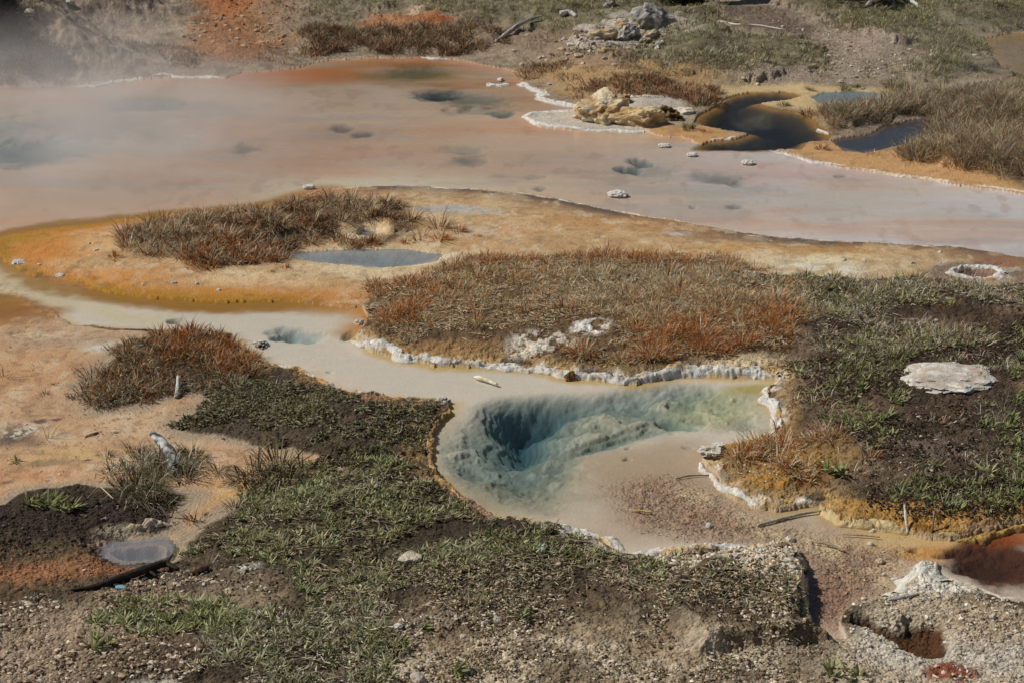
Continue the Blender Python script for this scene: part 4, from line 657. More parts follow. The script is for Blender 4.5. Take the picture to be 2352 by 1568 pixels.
for k, px, py, s, l in [
 ('rust',262,592,.9,'small rust tuft standing just left of the island'),('rust',1052,532,1.0,'rusty tuft on white crust right of the island'),('rust',1012,552,1.2,'wide rusty tuft between island and blue grey pool'),('rust',1095,543,.6,'small rusty tuft beside the pink salt patch'),('rust',930,556,.9,'rust tuft at the right foot of the island'),('rust',812,566,.9,'dark rust tuft in front of the tiny crater pool'),('rust',858,563,1.0,'rust tuft right of the tiny crater pool'),('rust',660,617,.8,'flat rusty tuft left of the milky blue pool'),('rust',620,626,.6,'low rust sprig below the island front'),
 ('rust',1393,596,.75,'lone upright rust tuft on the sand behind the brown bank'),('rust',1337,598,.6,'thin rust tuft behind the brown bank'),('sprig',1240,622,.9,'sparse dark sprig at the back of the brown bank'),('sprig',1122,628,1.2,'tall thin dry stalk above the bank grass'),
 ('dark',178,850,.8,'dark spiky tuft alone on the mud flat left of the mound'),('dark',125,882,.45,'tiny dark tuft on the orange mud'),('dark',105,906,.45,'small dark tuft flattened on the orange mud'),('dark',170,912,.9,'dark splayed tuft touching the left grass mound'),('sprig',110,1008,1.2,'thin upright sprig on the mud near the left edge'),('sprig',8,868,1.6,'dark splayed sprig cut by the left edge'),
 ('dark',245,1048,.9,'dark low tuft left of the bleached stump'),('dark',305,1035,.9,'dark tuft behind the bleached stump'),('dark',503,1080,.95,'round dark tuft in the orange seep'),('dark',447,1190,1.1,'dark green tuft at the end of the drooping tussock'),('dark',540,1168,.8,'short dark tuft between seep and green slope'),('green',445,1050,1.3,'green rushes right of the bleached stump'),('green',410,1085,1.0,'green rushes below the bleached stump'),
 ('tussock',612,1110,1.7,'big dome shaped grey green tussock beside the orange seep'),('tussock',330,1130,1.3,'grey tussock draped over the mud beside the stump'),
 ('brown',1888,343,1.1,'brown tuft on the sand spit below the dark pool'),('brown',2078,350,1.2,'brown tuft standing before the blue reflecting pool'),('green',1580,297,1.2,'green tuft at the right foot of the cream mound'),('rust',1622,303,1.0,'small rust tuft right of the cream mound'),('green',1798,243,1.0,'green tuft on the tip of the sand tongue'),('brown',1858,262,1.4,'brown clump on the sand tongue between the pools'),('brown',1905,262,1.4,'straw clump below the pale green pool'),
 ('green',1940,207,.8,'green tuft on the shore above the pale green pool'),('green',1970,203,1.0,'green clump above the right end of the green pool'),('green',2050,207,1.4,'wide green clump on the far shore at right'),('green',2085,209,1.2,'dark green clump right of the wide clump'),('green',2180,145,1.4,'dark tuft at the far edge of the ochre pool'),('green',2222,152,.9,'small dark tuft in the far right marsh'),('green',2338,176,1.2,'dark tuft in the ochre pool by the right edge'),('green',1860,208,.6,'tiny green tuft on the sand above the dark pool'),('green',2270,168,.9,'low dark tuft in the wet sand at far right'),
 ('rust',1440,858,.5,'small rust sprig on white crust near the front edge of the bank'),('rust',1235,815,.5,'tiny rust sprig on the white crust patch')]:
    tuft(k, px, py, s, l, 'tussock' if k == 'tussock' else 'grass tuft', 'single grass tufts around the pools', 'grass_tussock' if k == 'tussock' else 'grass_tuft')
for k, px, py, s, l in [
 ('leafclump',112,1160,1.0,'dense green leaf clump at the edge of the black mud'),('leafy',1975,890,1.0,'green plant left of the white slab'),('leafy',2068,925,.9,'green plant just below the left end of the white slab'),('leafy',1925,885,.9,'green plant on brown soil beside the grass edge'),('leafy',1840,850,1.0,'green plant at the corner of the white crust'),('leafy',1912,1085,1.5,'bright green plant in the rusty corner grass'),('leafy',1765,1050,.8,'small green plant in the rusty grass by the crust'),('leafy',2045,1150,1.2,'green plant on the bare soil above the orange ledge'),('leafy',2110,1120,1.0,'green plant in the middle of the dark soil'),('leafy',2050,960,1.1,'tall green plant below the white slab'),('leafy',2035,1000,1.1,'green plant leading the row below the white slab'),('leafy',2300,1090,1.3,'leafy green plant near the right edge above the ledge'),('leafy',2320,960,1.1,'green plant right of the white slab'),('leafy',2180,700,.8,'green plant on black moss behind the slab'),
 ('leafy',1905,1540,.9,'green rosette on gravel at the bottom of the cut bank'),('leafy',1968,1552,1.1,'green rosette at the bottom edge near the pale shelf'),('leafy',1060,1545,1.0,'small green plant at the bottom edge of the slope'),('leafy',1210,1420,.9,'little green plant in a gap of the litter'),('silver',1236,1266,.9,'pale silver plant among the grey leaves of the slope'),('leafy',232,1480,1.3,'broad leaved rosette at the left end of the leaf clump'),('leafy',35,1060,.6,'tiny green plant on the orange mud at the left'),('leafy',980,1445,.8,'green rosette beside the two pale stones')]:
    tuft(k, px, py, s, l, 'plant', 'single green plants around the springs', 'leafy_plant')
# ------------------------------------------------------------------ rocks, crusts, wood
import bmesh
from mathutils import noise as mnoise
def ico(sub):
    bm = bmesh.new(); bmesh.ops.create_icosphere(bm, subdivisions=sub, radius=1); v = np.array([p.co[:] for p in bm.verts]); f = np.array([[q.index for q in p.verts] for p in bm.faces]); bm.free(); return v, f
ICO = {k: ico(k) for k in (1, 2, 3, 4, 5)}
def rock_mesh(name, size, seed, c1, c2, sub=4, chop=9, rough=.18, fr=1.8, c3=None, cut=-.35):
    r = np.random.default_rng(seed); v, f = ICO[sub]; v = v.copy()
    for _ in range(chop):
        n = r.standard_normal(3); n /= np.linalg.norm(n); d = v @ n; k = r.uniform(.55, .9); m = d > k; v[m] -= n * ((d - k)[m] * .9)[:, None]
    o = r.random(3) * 50
    nz = np.array([mnoise.fractal(Vector(p * fr + o), .9, 2.1, 5) for p in v]); n2 = np.array([mnoise.noise(Vector(p * fr * 2.5 + o)) for p in v])
    v = v * (1 + rough * nz + rough * .3 * n2)[:, None]; v[:, 2] = np.maximum(v[:, 2], cut); v *= np.asarray(size) * .5 * np.array([1, 1, 1.0])
    t = ss(-.35, .35, nz + .7 * n2)[:, None]; col = np.asarray(c1) * t + np.asarray(c2) * (1 - t)
    if c3 is not None: t3 = ss(.1, .4, np.array([mnoise.fractal(Vector(p * 2.4 + o + Vector((9, 3, 1)))  if False else Vector(p * 2.4 + o), .8, 2, 4) for p in v / np.asarray(size) * 2]))[:, None]; col = col * (1 - t3) + np.asarray(c3) * t3
    return new_mesh(name, v, [f], col, False)
def rock(px, py, w, d, h, label, seed, c1, c2, name='rock', cat='rock', group=None, sub=4, sink=.1, rot=0., mat=None, **k):
    x, y, z = Gt(px, py); o = link(name, rock_mesh(name, (w, d, h), seed, c1, c2, sub, **k), mat or M_rock, None, (x, y, z + h * (.5 - .32) * .5 - sink * h * .3)); o.rotation_euler.z = rot
    return tag(o, label, cat, group)
GR1, GR2, CRM, CRM2, WHT, BGE = A(176, 172, 166), A(104, 102, 100), A(204, 182, 146), A(164, 134, 98), A(204, 200, 192), A(176, 158, 136)
rock(1498, 56, .74, .6, .62, 'grey pitted boulder standing highest behind the outcrop', 3, GR1, GR2, 'boulder', 'boulder', chop=6, rough=.22, fr=2.2, c3=A(130, 122, 104))
for i, (px, py, w, h, l) in enumerate([(1385,88,.55,.3,'broad grey lichen covered slab of the outcrop'),(1440,84,.5,.34,'grey rock in the middle of the outcrop'),(1345,112,.35,.18,'low tan rock at the left foot of the outcrop'),(1398,118,.45,.26,'cream and grey rock at the front of the outcrop'),(1480,95,.3,.2,'small grey rock right of the outcrop'),(1520,105,.28,.16,'flat grey rock at the right end of the outcrop'),(1430,62,.3,.2,'dark grey rock below the tall boulder'),(1400,14,.3,.26,'dark grey stump like rock behind the grass at the top'),(1330,130,.24,.1,'pale chip of rock in the scree below the outcrop'),(1450,118,.25,.14,'tan block at the near right of the outcrop'),(1500,84,.32,.2,'grey block leaning below the tall boulder'),(1372,70,.3,.16,'grey block at the back of the outcrop'),(1290,115,.18,.08,'small pale stone left of the outcrop')]):
    rock(px, py, w, w * .7, h, l, 20 + i, GR1 if i % 3 else BGE, GR2 if i % 2 else CRM2, 'outcrop_rock', 'rock', 'rocks of the grey outcrop', 4 if w > .3 else 3, rot=i, c3=A(150, 130, 96), rough=.25)
rock(1388, 268, .95, .75, .62, 'tall cream half of the mound at the lake edge', 41, CRM, CRM2, 'mineral_mound', 'mound', None, 5, chop=12, rough=.3, fr=1.5, c3=A(196, 184, 160), rot=.3)
rock(1472, 280, 1.0, .65, .44, 'lower cream half of the mound with dark broken end', 47, CRM, A(172, 140, 98), 'mineral_mound', 'mound', None, 5, chop=12, rough=.3, fr=1.6, c3=A(196, 172, 130), rot=-.2)
rock(1425, 236, .42, .34, .24, 'dark knobbly rock on the back of the cream mound', 49, CRM2, A(66, 56, 46), 'mound_rock', 'rock', None, 4, rough=.4, fr=2.6)
rock(1535, 270, .42, .34, .26, 'dark broken rock at the right end of the cream mound', 50, A(120, 96, 66), A(44, 36, 30), 'mound_rock', 'rock', None, 4, rough=.4, fr=2.6)
rock(1565, 258, .4, .3, .12, 'white crusted stone right of the cream mound', 53, WHT, CRM, 'mound_rock', 'rock', None, 4, rough=.3)
rock(2178, 868, .84, .75, .15, 'big flat white slab lying on the dark soil', 61, WHT, A(166, 156, 144), 'white_slab', 'slab', None, 5, chop=4, rough=.22, fr=1.9, c3=A(176, 160, 142), cut=-.5)
rock(942, 1288, .17, .15, .14, 'pale tan block on the green slope', 62, BGE, A(196, 186, 166), 'stone', 'stone', None, 4, rot=.4)
BL = [(118,93,.22,'pale stone above the dark grass of the hill foot')] 
for i, (px, py, w, l) in enumerate([(75,108,.26,'grey stone beside the dark bush on the hill'),(2150,738,.06,'grey round pebble on the black soil'),(1140,1424,.075,'pale stone, right of two, in the near gravel'),(1113,1432,.06,'pale stone, left of two, in the near gravel'),(916,1440,.075,'white flat stone at the edge of the grey leaves'),(985,1388,.055,'small grey stone on the bare patch'),(960,1562,.16,'tan block cut by the bottom edge'),(1065,1462,.06,'beige pebble below the two pale stones'),(412,1345,.05,'smooth grey oval pebble near the black branch'),(470,1342,.045,'white pebble right of the oval pebble'),(135,1492,.04,'round tan pebble on the lower left gravel'),(280,1365,.04,'grey stone under the blue scrap'),(195,1310,.04,'pale pebble on the rust red soil'),(242,1190,.04,'tan pebble on the black mud'),(575,1308,.045,'white pebble below the green slope'),(600,1322,.04,'orange pebble below the green slope'),(2110,958,.05,'white pebble, higher of two, below the slab'),(2115,1003,.045,'white pebble, lower of two, below the slab'),(1990,1063,.03,'tiny white pebble on the brown soil'),(265,992,.055,'white stone reflected in the wet orange mud'),(1628,1208,.07,'white pointed stone in the gravel stream'),(2005,1220,.06,'white stone in the gravel bed, nearest the orange ledge'),(2000,1250,.06,'orange and white stone in the gravel bed'),(2020,1290,.09,'tan lump in the gravel bed'),(2055,1330,.06,'white lump beside the white spit'),(2030,1320,.05,'small white lump left of the white spit'),(1985,1375,.05,'white lump at the foot of the white spit'),(2280,1418,.06,'pale stone on the near right shelf'),(1815,1240,.09,'tan stone on the cut bank corner'),(160,10,.2,'pale stone on the hill slope')]):
    rock(px, py, w, w * .85, w * .7, l, 100 + i, WHT if 'white' in l or 'pale' in l else BGE, BGE if i % 2 else GR1, 'stone', 'stone', None, 3 if w > .05 else 2, rot=i * 1.3, sink=.0)
for i, (px, py) in enumerate([(2345,230),(2170,222),(2050,233),(1990,290),(2130,222)][:0]): pass
def pebbles(pts, lab, w, group, col):
    for i, (px, py) in enumerate(pts): rock(px, py, w * (.7 + .6 * random.random()), w * .8, w * .6, lab, 300 + i + int(px), col, BGE, 'pebble', 'pebble', group, 2, rot=i, sink=0)
pebbles([(2050,100),(2078,152),(1905,128),(1930,190),(1975,165),(2140,128),(1912,148),(1965,178),(1708,190),(2090,115),(1980,205),(1740,195),(2240,128),(1870,150),(1845,70),(1800,80)], 'small white pebble scattered on the grey path at the upper right', .09, 'white pebbles on the upper right path', WHT)
pebbles([(2070,1062),(2100,1050),(2140,1080),(2150,1010),(2075,1045),(2120,1055),(2280,985),(2210,1020),(2080,1090),(1890,1060),(2260,1070)], 'white pebble scattered over the dark soil below the slab', .03, 'white pebbles on the dark soil', WHT)
pebbles([(440,55),(470,75),(500,45),(520,60),(560,40),(590,72),(545,90),(620,58),(490,100),(560,108),(650,85),(420,85),(600,100)], 'tan stone scattered on the rust red path', .12, 'stones on the rust red path', A(186, 140, 104))
pebbles([(1180,118),(1240,135),(1255,142),(1300,140),(1390,135),(1340,148),(1200,150),(1260,195),(1300,160),(1410,150)], 'pale stone scattered on the scree below the outcrop', .11, 'stones on the scree', A(196, 178, 156))
pebbles([(690,1210),(700,1330),(640,1410),(750,1395),(620,1360),(560,1345),(600,1346),(578,1340),(592,1356),(566,1354),(610,1350)], 'white chip scattered on the bare soil left of the slope', .035, 'white chips on bare soil', WHT)
pebbles([(90,608),(220,575),(205,560),(330,655),(400,650),(452,652),(502,666),(2095,605),(2290,640),(1985,600),(1940,598),(1400,575),(2160,580)], 'small white salt lump lying on the sand bar', .06, 'salt lumps on the sand bar', A(206, 196, 178))
def gravel(name, pts, dens, size, pal, lab, thin=None, dry=True):
    x, y, z = scatter(pts, dens, thin, .2, 1.6, 0, dry); keep = Hat(x, y) > -.05; n = len(x); v, f = ICO[1]; s = size[0] + (size[1] - size[0]) * rng.random(n) ** 2.2
    vv = v[None] * (1 + .28 * rng.standard_normal((n, len(v), 1))) * (s[:, None] * np.array([[1, .8, .6]]) * (.7 + .6 * rng.random((n, 3))))[:, None, :]
    a = rng.random(n) * 6.283; ca, sa = np.cos(a)[:, None], np.sin(a)[:, None]; vx = vv[..., 0] * ca - vv[..., 1] * sa; vy = vv[..., 0] * sa + vv[..., 1] * ca
    V = np.stack([vx + x[:, None], vy + y[:, None], vv[..., 2] + (z + s * .15)[:, None]], -1).reshape(-1, 3); F = (f[None] + (np.arange(n) * len(v))[:, None, None]).reshape(-1, 3)
    tag(link(name, new_mesh(name, V, [F], np.repeat(pick(pal, n, .3), len(v), 0), False), M_rock), lab, 'gravel', kind='stuff')
GP = [(4, A(158, 138, 116)), (3, A(128, 106, 88)), (2, A(190, 178, 160)), (1, A(96, 80, 68))]
gravel('gravel', [(-100,1420),(120,1375),(400,1315),(560,1330),(430,1420),(240,1440),(200,1500),(330,1500),(470,1520),(470,1640),(-100,1640)], 2200, (.004, .022), GP, 'brown and grey gravel covering the lower left corner', -.5)
gravel('gravel', [(880,1440),(1300,1380),(1500,1420),(1830,1440),(1890,1560),(1890,1640),(800,1640)], 2200, (.003, .018), GP + [(5, A(210, 198, 176))], 'pale gravel under the dry litter at the bottom', -.35)
gravel('gravel', [(1420,1285),(1560,1268),(1700,1268),(1800,1275),(1835,1330),(1838,1430),(1700,1370),(1560,1310)], 2000, (.004, .026), [(5, A(210, 200, 182)), (2, A(176, 150, 118)), (1, A(120, 98, 80))], 'cream rubble on the crusted bank beside the gravel stream', -.5)
gravel('gravel', [(1950,1480),(2000,1400),(2100,1350),(2200,1360),(2352,1400),(2600,1430),(2600,1640),(1970,1640)], 1100, (.004, .02), [(4, A(180, 170, 152)), (2, A(156, 142, 124)), (2, A(208, 202, 190))], 'pale sandy gravel on the shelf at the lower right', -.5)
gravel('gravel', [(-100,1310),(120,1300),(280,1315),(250,1350),(-100,1380)], 900, (.004, .014), [(3, A(160, 96, 64)), (2, A(126, 80, 58)), (1, A(170, 130, 100))], 'rust red grit beside the mirror pool', -.4)
gravel('gravel', [(1640,0),(1700,0),(1790,50),(1990,100),(2110,140),(2120,180),(1980,195),(1700,190),(1930,140),(1780,95)], 70, (.008, .03), GP + [(2, WHT)], 'pale grit on the grey path at the upper right', -.4)
gravel('gravel', [(380,120),(560,0),(700,0),(680,70),(620,140),(500,130)], 60, (.01, .04), [(3, A(180, 110, 70)), (2, A(150, 90, 60)), (2, A(190, 160, 130))], 'orange grit on the rust red path', -.3)
gravel('gravel', [(1300,110),(1420,65),(1560,100),(1500,135),(1300,145)], 90, (.015, .06), [(3, GR1), (2, BGE), (2, GR2)], 'rubble at the foot of the grey outcrop', -.3)
gravel('gravel', [(1180,110),(1330,115),(1400,150),(1250,165)], 60, (.01, .04), GP + [(2, WHT)], 'scree between grass and outcrop', -.3)
gravel('soil_clods', [(500,1270),(700,1330),(880,1380),(1050,1340),(1250,1350),(1500,1320),(1750,1380),(1850,1480),(1850,1640),(400,1640),(480,1480),(600,1450),(450,1330)], 900, (.004, .016), [(4, A(96, 80, 62)), (3, A(70, 58, 46)), (2, A(140, 122, 100)), (1, A(190, 178, 158))], 'brown soil clods and grit on the near bank', -.7)
gravel('soil_clods', [(40,1150),(300,1145),(440,1180),(390,1215),(240,1250),(220,1290),(-100,1310),(-100,1190)], 900, (.004, .016), [(4, A(54, 46, 42)), (3, A(40, 36, 34)), (1, A(110, 94, 84))], 'black soil crumbs on the dark mud at left', -.7)
gravel('soil_clods', [(1800,860),(2000,860),(2352,740),(2500,760),(2500,1150),(2000,1150),(1960,1060),(1850,960)], 500, (.005, .018), [(4, A(84, 68, 58)), (3, A(52, 44, 38)), (2, A(126, 108, 92))], 'brown crumbs on the dark soil of the right bank', -.6)
gravel('soil_clods', [(820,760),(870,795),(1000,815),(1300,850),(1560,850),(1800,850),(1840,900),(1800,990),(1700,1030),(1640,1070),(1720,1140),(1900,1160),(1960,1100),(1800,1010),(1850,850),(1700,830),(1300,835),(1000,800)], 700, (.004, .014), [(4, A(170, 136, 92)), (2, A(120, 92, 62)), (2, A(196, 180, 152))], 'ochre grit along the rim of the brown bank', -.6)
gravel('soil_clods', [(560,810),(760,885),(930,918),(1025,926),(985,1000),(985,1075),(1060,1160),(1000,1150),(900,1060),(960,980),(760,910),(600,870)], 800, (.005, .018), [(4, A(150, 118, 82)), (3, A(90, 74, 58)), (2, A(190, 176, 152))], 'tan crumbs on the crusted edge left of the spring', -.6)
gravel('stream_gravel', [(1400,1110),(1500,1090),(1640,1115),(1800,1195),(2000,1235),(2120,1260),(2060,1350),(1900,1450),(1845,1440),(1800,1255),(1560,1250),(1440,1205)], 700, (.003, .012), [(4, A(164, 138, 114)), (1.5, A(146, 104, 84)), (2, A(178, 158, 134)), (1, A(112, 100, 94))], 'reddish and tan pebbles on the bed of the shallow stream', -.5, False)
def crust(pts, w, h, label, pal=(WHT, A(70, 66, 62), A(176, 140, 86)), mix=(.25, .35), base=0.0, seed=0, name='silica_crust', cat='crust', fr=7., follow=True, zc=0., whole=False):
    """a lumpy mineral rim along a shore line"""
    P = W2(pts, zc); seg = np.linalg.norm(np.diff(P, axis=0), axis=1); cum = np.concatenate([[0], np.cumsum(seg)]); L = cum[-1]; n = max(12, int(L / .009)); s = np.linspace(0, L, n)
    x = np.interp(s, cum, P[:, 0]); y = np.interp(s, cum, P[:, 1]); x = x + .05 * fbm(x, y, 2.5, 3, 200 + seed); y = y + .07 * fbm(x, y, 2.5, 3, 210 + seed)
    tx = np.gradient(x); ty = np.gradient(y); k = np.ones(9) / 9; tx = np.convolve(np.pad(tx, 4, 'edge'), k, 'valid'); ty = np.convolve(np.pad(ty, 4, 'edge'), k, 'valid'); l = np.hypot(tx, ty) + 1e-9; nx, ny = -ty / l, tx / l
    taper = np.minimum(1, np.minimum(s, L - s) / (.15 * L + .02)) ** .5 if not whole else np.ones_like(s)
    m = 21; u = np.linspace(-1, 1, m); gap = ss(-1.1, -.2, fbm(s, s * 0 + seed, 2.2, 3, 240 + seed)); gap = gap * 0 + 1 if whole else gap
    wL = .95 * w * taper * (.3 + .7 * gap) * (.65 + .5 * fbm(s, s * 0 + 3, fr, 3, 220 + seed)); wR = .95 * w * taper * (.3 + .7 * gap) * (.65 + .5 * fbm(s, s * 0 + 8, fr, 3, 230 + seed))
    off = np.where(u[None, :] < 0, wL[:, None], wR[:, None]) * u[None, :]
    xx = x[:, None] + nx[:, None] * off; yy = y[:, None] + ny[:, None] * off
    prof = (1 - np.abs(u) ** 2.6)[None, :]; lum = .75 + .3 * (.55 - worley(xx, yy, 20, seed)) + .5 * (.55 - worley(xx, yy, 48, seed + 1)) + .4 * fbm(xx, yy, 26, 4, 250 + seed)
    g = np.maximum(Hat(xx, yy), base) if follow else base + 0 * xx
    zz = g - .03 + (prof * (h * .5 * np.clip(lum, .1, 1.6) + .03)) * (.35 + .65 * gap[:, None] * taper[:, None])
    c = np.empty(xx.shape + (3,)); c[:] = pal[0]; n1 = fbm(xx, yy, 11, 4, 260 + seed); n2 = fbm(xx, yy, 7, 4, 270 + seed)
    t = ss(-.1, .25, n1 - (.5 - mix[0]))[..., None]; c = c * (1 - t) + np.asarray(pal[1]) * t; t = ss(-.1, .25, n2 - (.5 - mix[1]))[..., None]; c = c * (1 - t) + np.asarray(pal[2]) * t
    side = 1. if np.mean(Hat(x + nx * w * 1.5, y + ny * w * 1.5) - Hat(x - nx * w * 1.5, y - ny * w * 1.5)) > 0 else -1.; us_ = u[None, :] * side
    c_pal1 = np.asarray(pal[1]); c[:] = pal[0]; t = (ss(-.1, .25, n1 - (.5 - mix[0])) * (.12 + .88 * ss(-.15, .5, us_ + .3 * n2)) + .5 * ss(.55, .9, us_ + .2 * n1))[..., None].clip(0, 1) * .9; c = c * (1 - t) + c_pal1 * t
    t = np.maximum(ss(-.1, .25, n2 - (.5 - mix[1])) * (.2 + .8 * ss(-.2, .5, us_ + .3 * n1)), .8 * ss(-.72, -.88, us_ + .1 * n2))[..., None]; c = c * (1 - t) + np.asarray(pal[2]) * t
    idx_ = np.arange(n * m).reshape(n, m); q = np.stack([idx_[:-1, :-1].ravel(), idx_[:-1, 1:].ravel(), idx_[1:, 1:].ravel(), idx_[1:, :-1].ravel()], 1)
    return tag(link(name, new_mesh(name, np.stack([xx, yy, zz], -1).reshape(-1, 3), [q[:, ::-1]], np.clip(c, 0, .86).reshape(-1, 3), True), M_crust), label, cat)
crust(BANK_S[0:6], .10, .06, 'white and grey silica rim at the left tip of the brown bank', seed=1)
crust(BANK_S[4:11], .10, .06, 'white scalloped silica rim along the middle of the brown bank', seed=2)
crust(BANK_S[9:15], .12, .07, 'thick white silica rim along the far lip of the spring', seed=3, mix=(.3, .3))
crust(BANK_S[14:21], .085, .05, 'black and white knobbly rim at the right end of the spring', seed=4, mix=(.45, .3))
crust(BANK_S[21:29], .09, .05, 'white bubbly rim along the orange corner of the bank', seed=5, mix=(.2, .3))
crust([(1890,1166),(1900,1180),(1925,1200),(1990,1212),(2060,1220),(2140,1232),(2200,1238)], .08, .07, 'orange and black stained ledge with white knobs', (A(190, 168, 126), A(50, 38, 26), A(160, 118, 60)), (.45, .35), seed=6)
crust([(2200,1238),(2260,1228),(2352,1208),(2500,1185)], .09, .07, 'ochre yellow ledge above the red brown pool', (A(170, 136, 82), A(80, 56, 30), A(170, 126, 66)), (.4, .4), seed=7)
crust([(1250,1203),(1330,1222),(1380,1242),(1420,1267),(1455,1276)], .15, .05, 'white silica shelf on the near shore of the spring', (WHT, A(150, 140, 124), A(196, 170, 128)), (.2, .2), seed=8)
crust([(1440,1272),(1480,1278),(1560,1267),(1640,1264),(1700,1267),(1760,1274),(1815,1270)], .15, .06, 'white and dark knobbly shelf along the gravel stream', (WHT, A(84, 76, 66), A(190, 160, 118)), (.3, .3), seed=9)
crust([(1815,1266),(1832,1292),(1842,1340),(1846,1392),(1854,1446)], .07, .08, 'tan crumbling edge of the cut bank above the deep shadow', (A(190, 172, 140), A(70, 54, 40), A(160, 124, 80)), (.4, .3), base=.05, seed=10)
crust([(1030,926),(1022,955),(998,985),(982,1030),(988,1072),(1010,1100),(1045,1130),(1060,1145)], .07, .08, 'black and ochre crust wall on the left side of the spring', (A(150, 120, 80), A(58, 54, 48), A(190, 150, 96)), (.5, .35), seed=11)
crust([(780,902),(810,910),(870,918),(930,924),(1000,918),(1030,926)], .09, .05, 'grey and tan crust lip running to the dark corner', (A(186, 176, 156), A(70, 64, 56), A(170, 126, 78)), (.4, .35), seed=12)
crust([(600,833),(650,852),(700,862),(760,892),(790,905)], .07, .05, 'broken white and black rim on the left bank of the stream', (WHT, A(60, 56, 52), A(176, 136, 84)), (.45, .3), seed=13)
crust([(175,748),(250,758),(330,763),(430,768),(470,772)], .05, .03, 'low dark crust along the left bank of the cream stream', (A(120, 104, 86), A(54, 50, 48), A(160, 122, 78)), (.5, .25), seed=14)
for i, (px, py, w, h, l) in enumerate([(462,772,.2,.1,'tan crumbly lump on the left bank, left of two'),(515,775,.2,.1,'tan and black lump on the left bank, right of two'),(598,795,.22,.1,'black and white knob standing in the stream mouth'),(590,842,.16,.09,'grey crust knob at the stream edge of the left bank'),(560,825,.2,.09,'ochre lump on the left bank behind the knob'),(825,742,.12,.09,'white crusted knob at the tip of the brown bank'),(862,708,.2,.1,'layered grey and white lump at the left end of the bank'),(1310,866,.12,.1,'black and white knob overhanging the stream'),(1020,925,.16,.1,'dark jagged corner lump above the spring'),(1596,1270,.16,.1,'dark grey knob on the white shelf'),(1730,1272,.16,.1,'grey and white knob on the white shelf'),(1640,1036,.28,.12,'white knobbly cluster at the neck of the spring')]):
    rock(px, py, w, w * .8, h, l, 500 + i, (BGE, A(170, 130, 84), WHT)[i % 3], A(168, 158, 142) if l.startswith('white') else (A(62, 56, 50), A(90, 70, 50))[i % 2], 'crust_knob', 'crust', None, 4, rough=.45, fr=2.8, mat=M_crust, rot=i)
SILW = (A(222, 218, 212), A(190, 176, 158), A(206, 190, 164))
crust([(1195,192),(1225,202),(1250,213),(1238,228),(1265,236),(1290,240),(1322,247)], .16, .03, 'white scalloped silica shelf curving along the orange bay', SILW, (.05, .1), seed=21, fr=4, whole=True)
crust([(1325,258),(1270,258),(1222,262),(1207,272),(1225,284),(1270,293),(1340,298),(1420,301),(1480,303)], .15, .03, 'white silica apron around the left end of the cream mound', SILW, (.1, .15), seed=22, fr=4, whole=True)
crust([(1120,195),(1145,197),(1168,195)], .16, .04, 'white silica bar standing in the orange bay', SILW, (.0, .05), seed=23, whole=True)
crust([(1430,232),(1480,235),(1530,238)], .10, .04, 'white silica line behind the cream mound', SILW, (.05, .1), seed=24)
crust([(165,197),(215,197),(260,190),(300,186),(345,180)], .10, .03, 'white crust line where the hill meets the lake', SILW, (.1, .2), seed=25)
crust([(340,178),(380,174),(430,178),(510,180)], .10, .03, 'white crust line left of the orange bay', SILW, (.1, .2), seed=26)
crust([(960,132),(1000,134),(1035,137)], .09, .025, 'white crust line at the back of the orange bay', SILW, (.1, .2), seed=27)
crust([(1770,343),(1812,356),(1862,371),(1950,386)], .07, .03, 'white crust edge of the right shore, far end', SILW, (.1, .3), seed=28)
crust([(1940,385),(2050,401),(2150,416),(2250,431),(2352,444),(2450,456)], .07, .03, 'pale crust edge of the right shore, near end', (A(206, 190, 168), A(150, 120, 96), A(196, 160, 120)), (.2, .4), seed=29)
crust([(1600,335),(1640,322),(1700,316)], .08, .02, 'white crust tongue at the outlet of the dark pool', SILW, (.1, .2), seed=30)
crust([(1885,295),(1893,303),(1908,312)], .09, .03, 'white crust scrap at the edge of the dark pool', SILW, (.0, .1), seed=31)
crust(LAKE_S[19:24], .035, .02, 'thin white crust line on the lake edge left of the sand bar tip', SILW, (.05, .2), seed=32)
crust(LAKE_S[15:20], .04, .025, 'white crust line on the far left of the sand bar ridge', SILW, (.05, .2), seed=33)
crust(LAKE_S[9:16], .03, .02, 'thin white crust line on the crest of the sand bar', (A(214, 204, 186), A(84, 76, 68), A(180, 150, 120)), (.3, .3), seed=34)
crust(LAKE_S[1:10], .03, .02, 'thin pale crust line on the right side of the sand bar', (A(206, 196, 180), A(84, 76, 68), A(180, 150, 120)), (.3, .3), seed=35)
for i, (px, py, w, d, h, l) in enumerate([(710,434,.15,.12,.07,'small white silica lump at the sand bar shore'),(1420,451,.26,.22,.08,'white silica islet, largest and nearest in the pink water'),(1718,378,.17,.14,.07,'white silica islet in the pink water right of centre'),(1590,359,.15,.12,.05,'white silica islet nearest the dark pool outlet'),(1525,338,.17,.14,.05,'ragged white silica islet below the cream mound'),(1150,186,.1,.2,.05,'white silica knob above the bar in the orange bay'),(42,604,.14,.16,.05,'white salt lump on the orange tip of the sand bar'),(136,633,.11,.1,.04,'white salt lump on the orange shore')]):
    x, y, z = Gt(px, py); o = link('silica_islet', rock_mesh('silica_islet', (w, d, h), 700 + i, SILW[0], A(206, 200, 190), 4, chop=2, rough=.25, fr=2.4, cut=-.6), M_crust, None, (x, y, max(z, 0) + h * .12)); tag(o, l, 'silica islet', 'white silica islets')
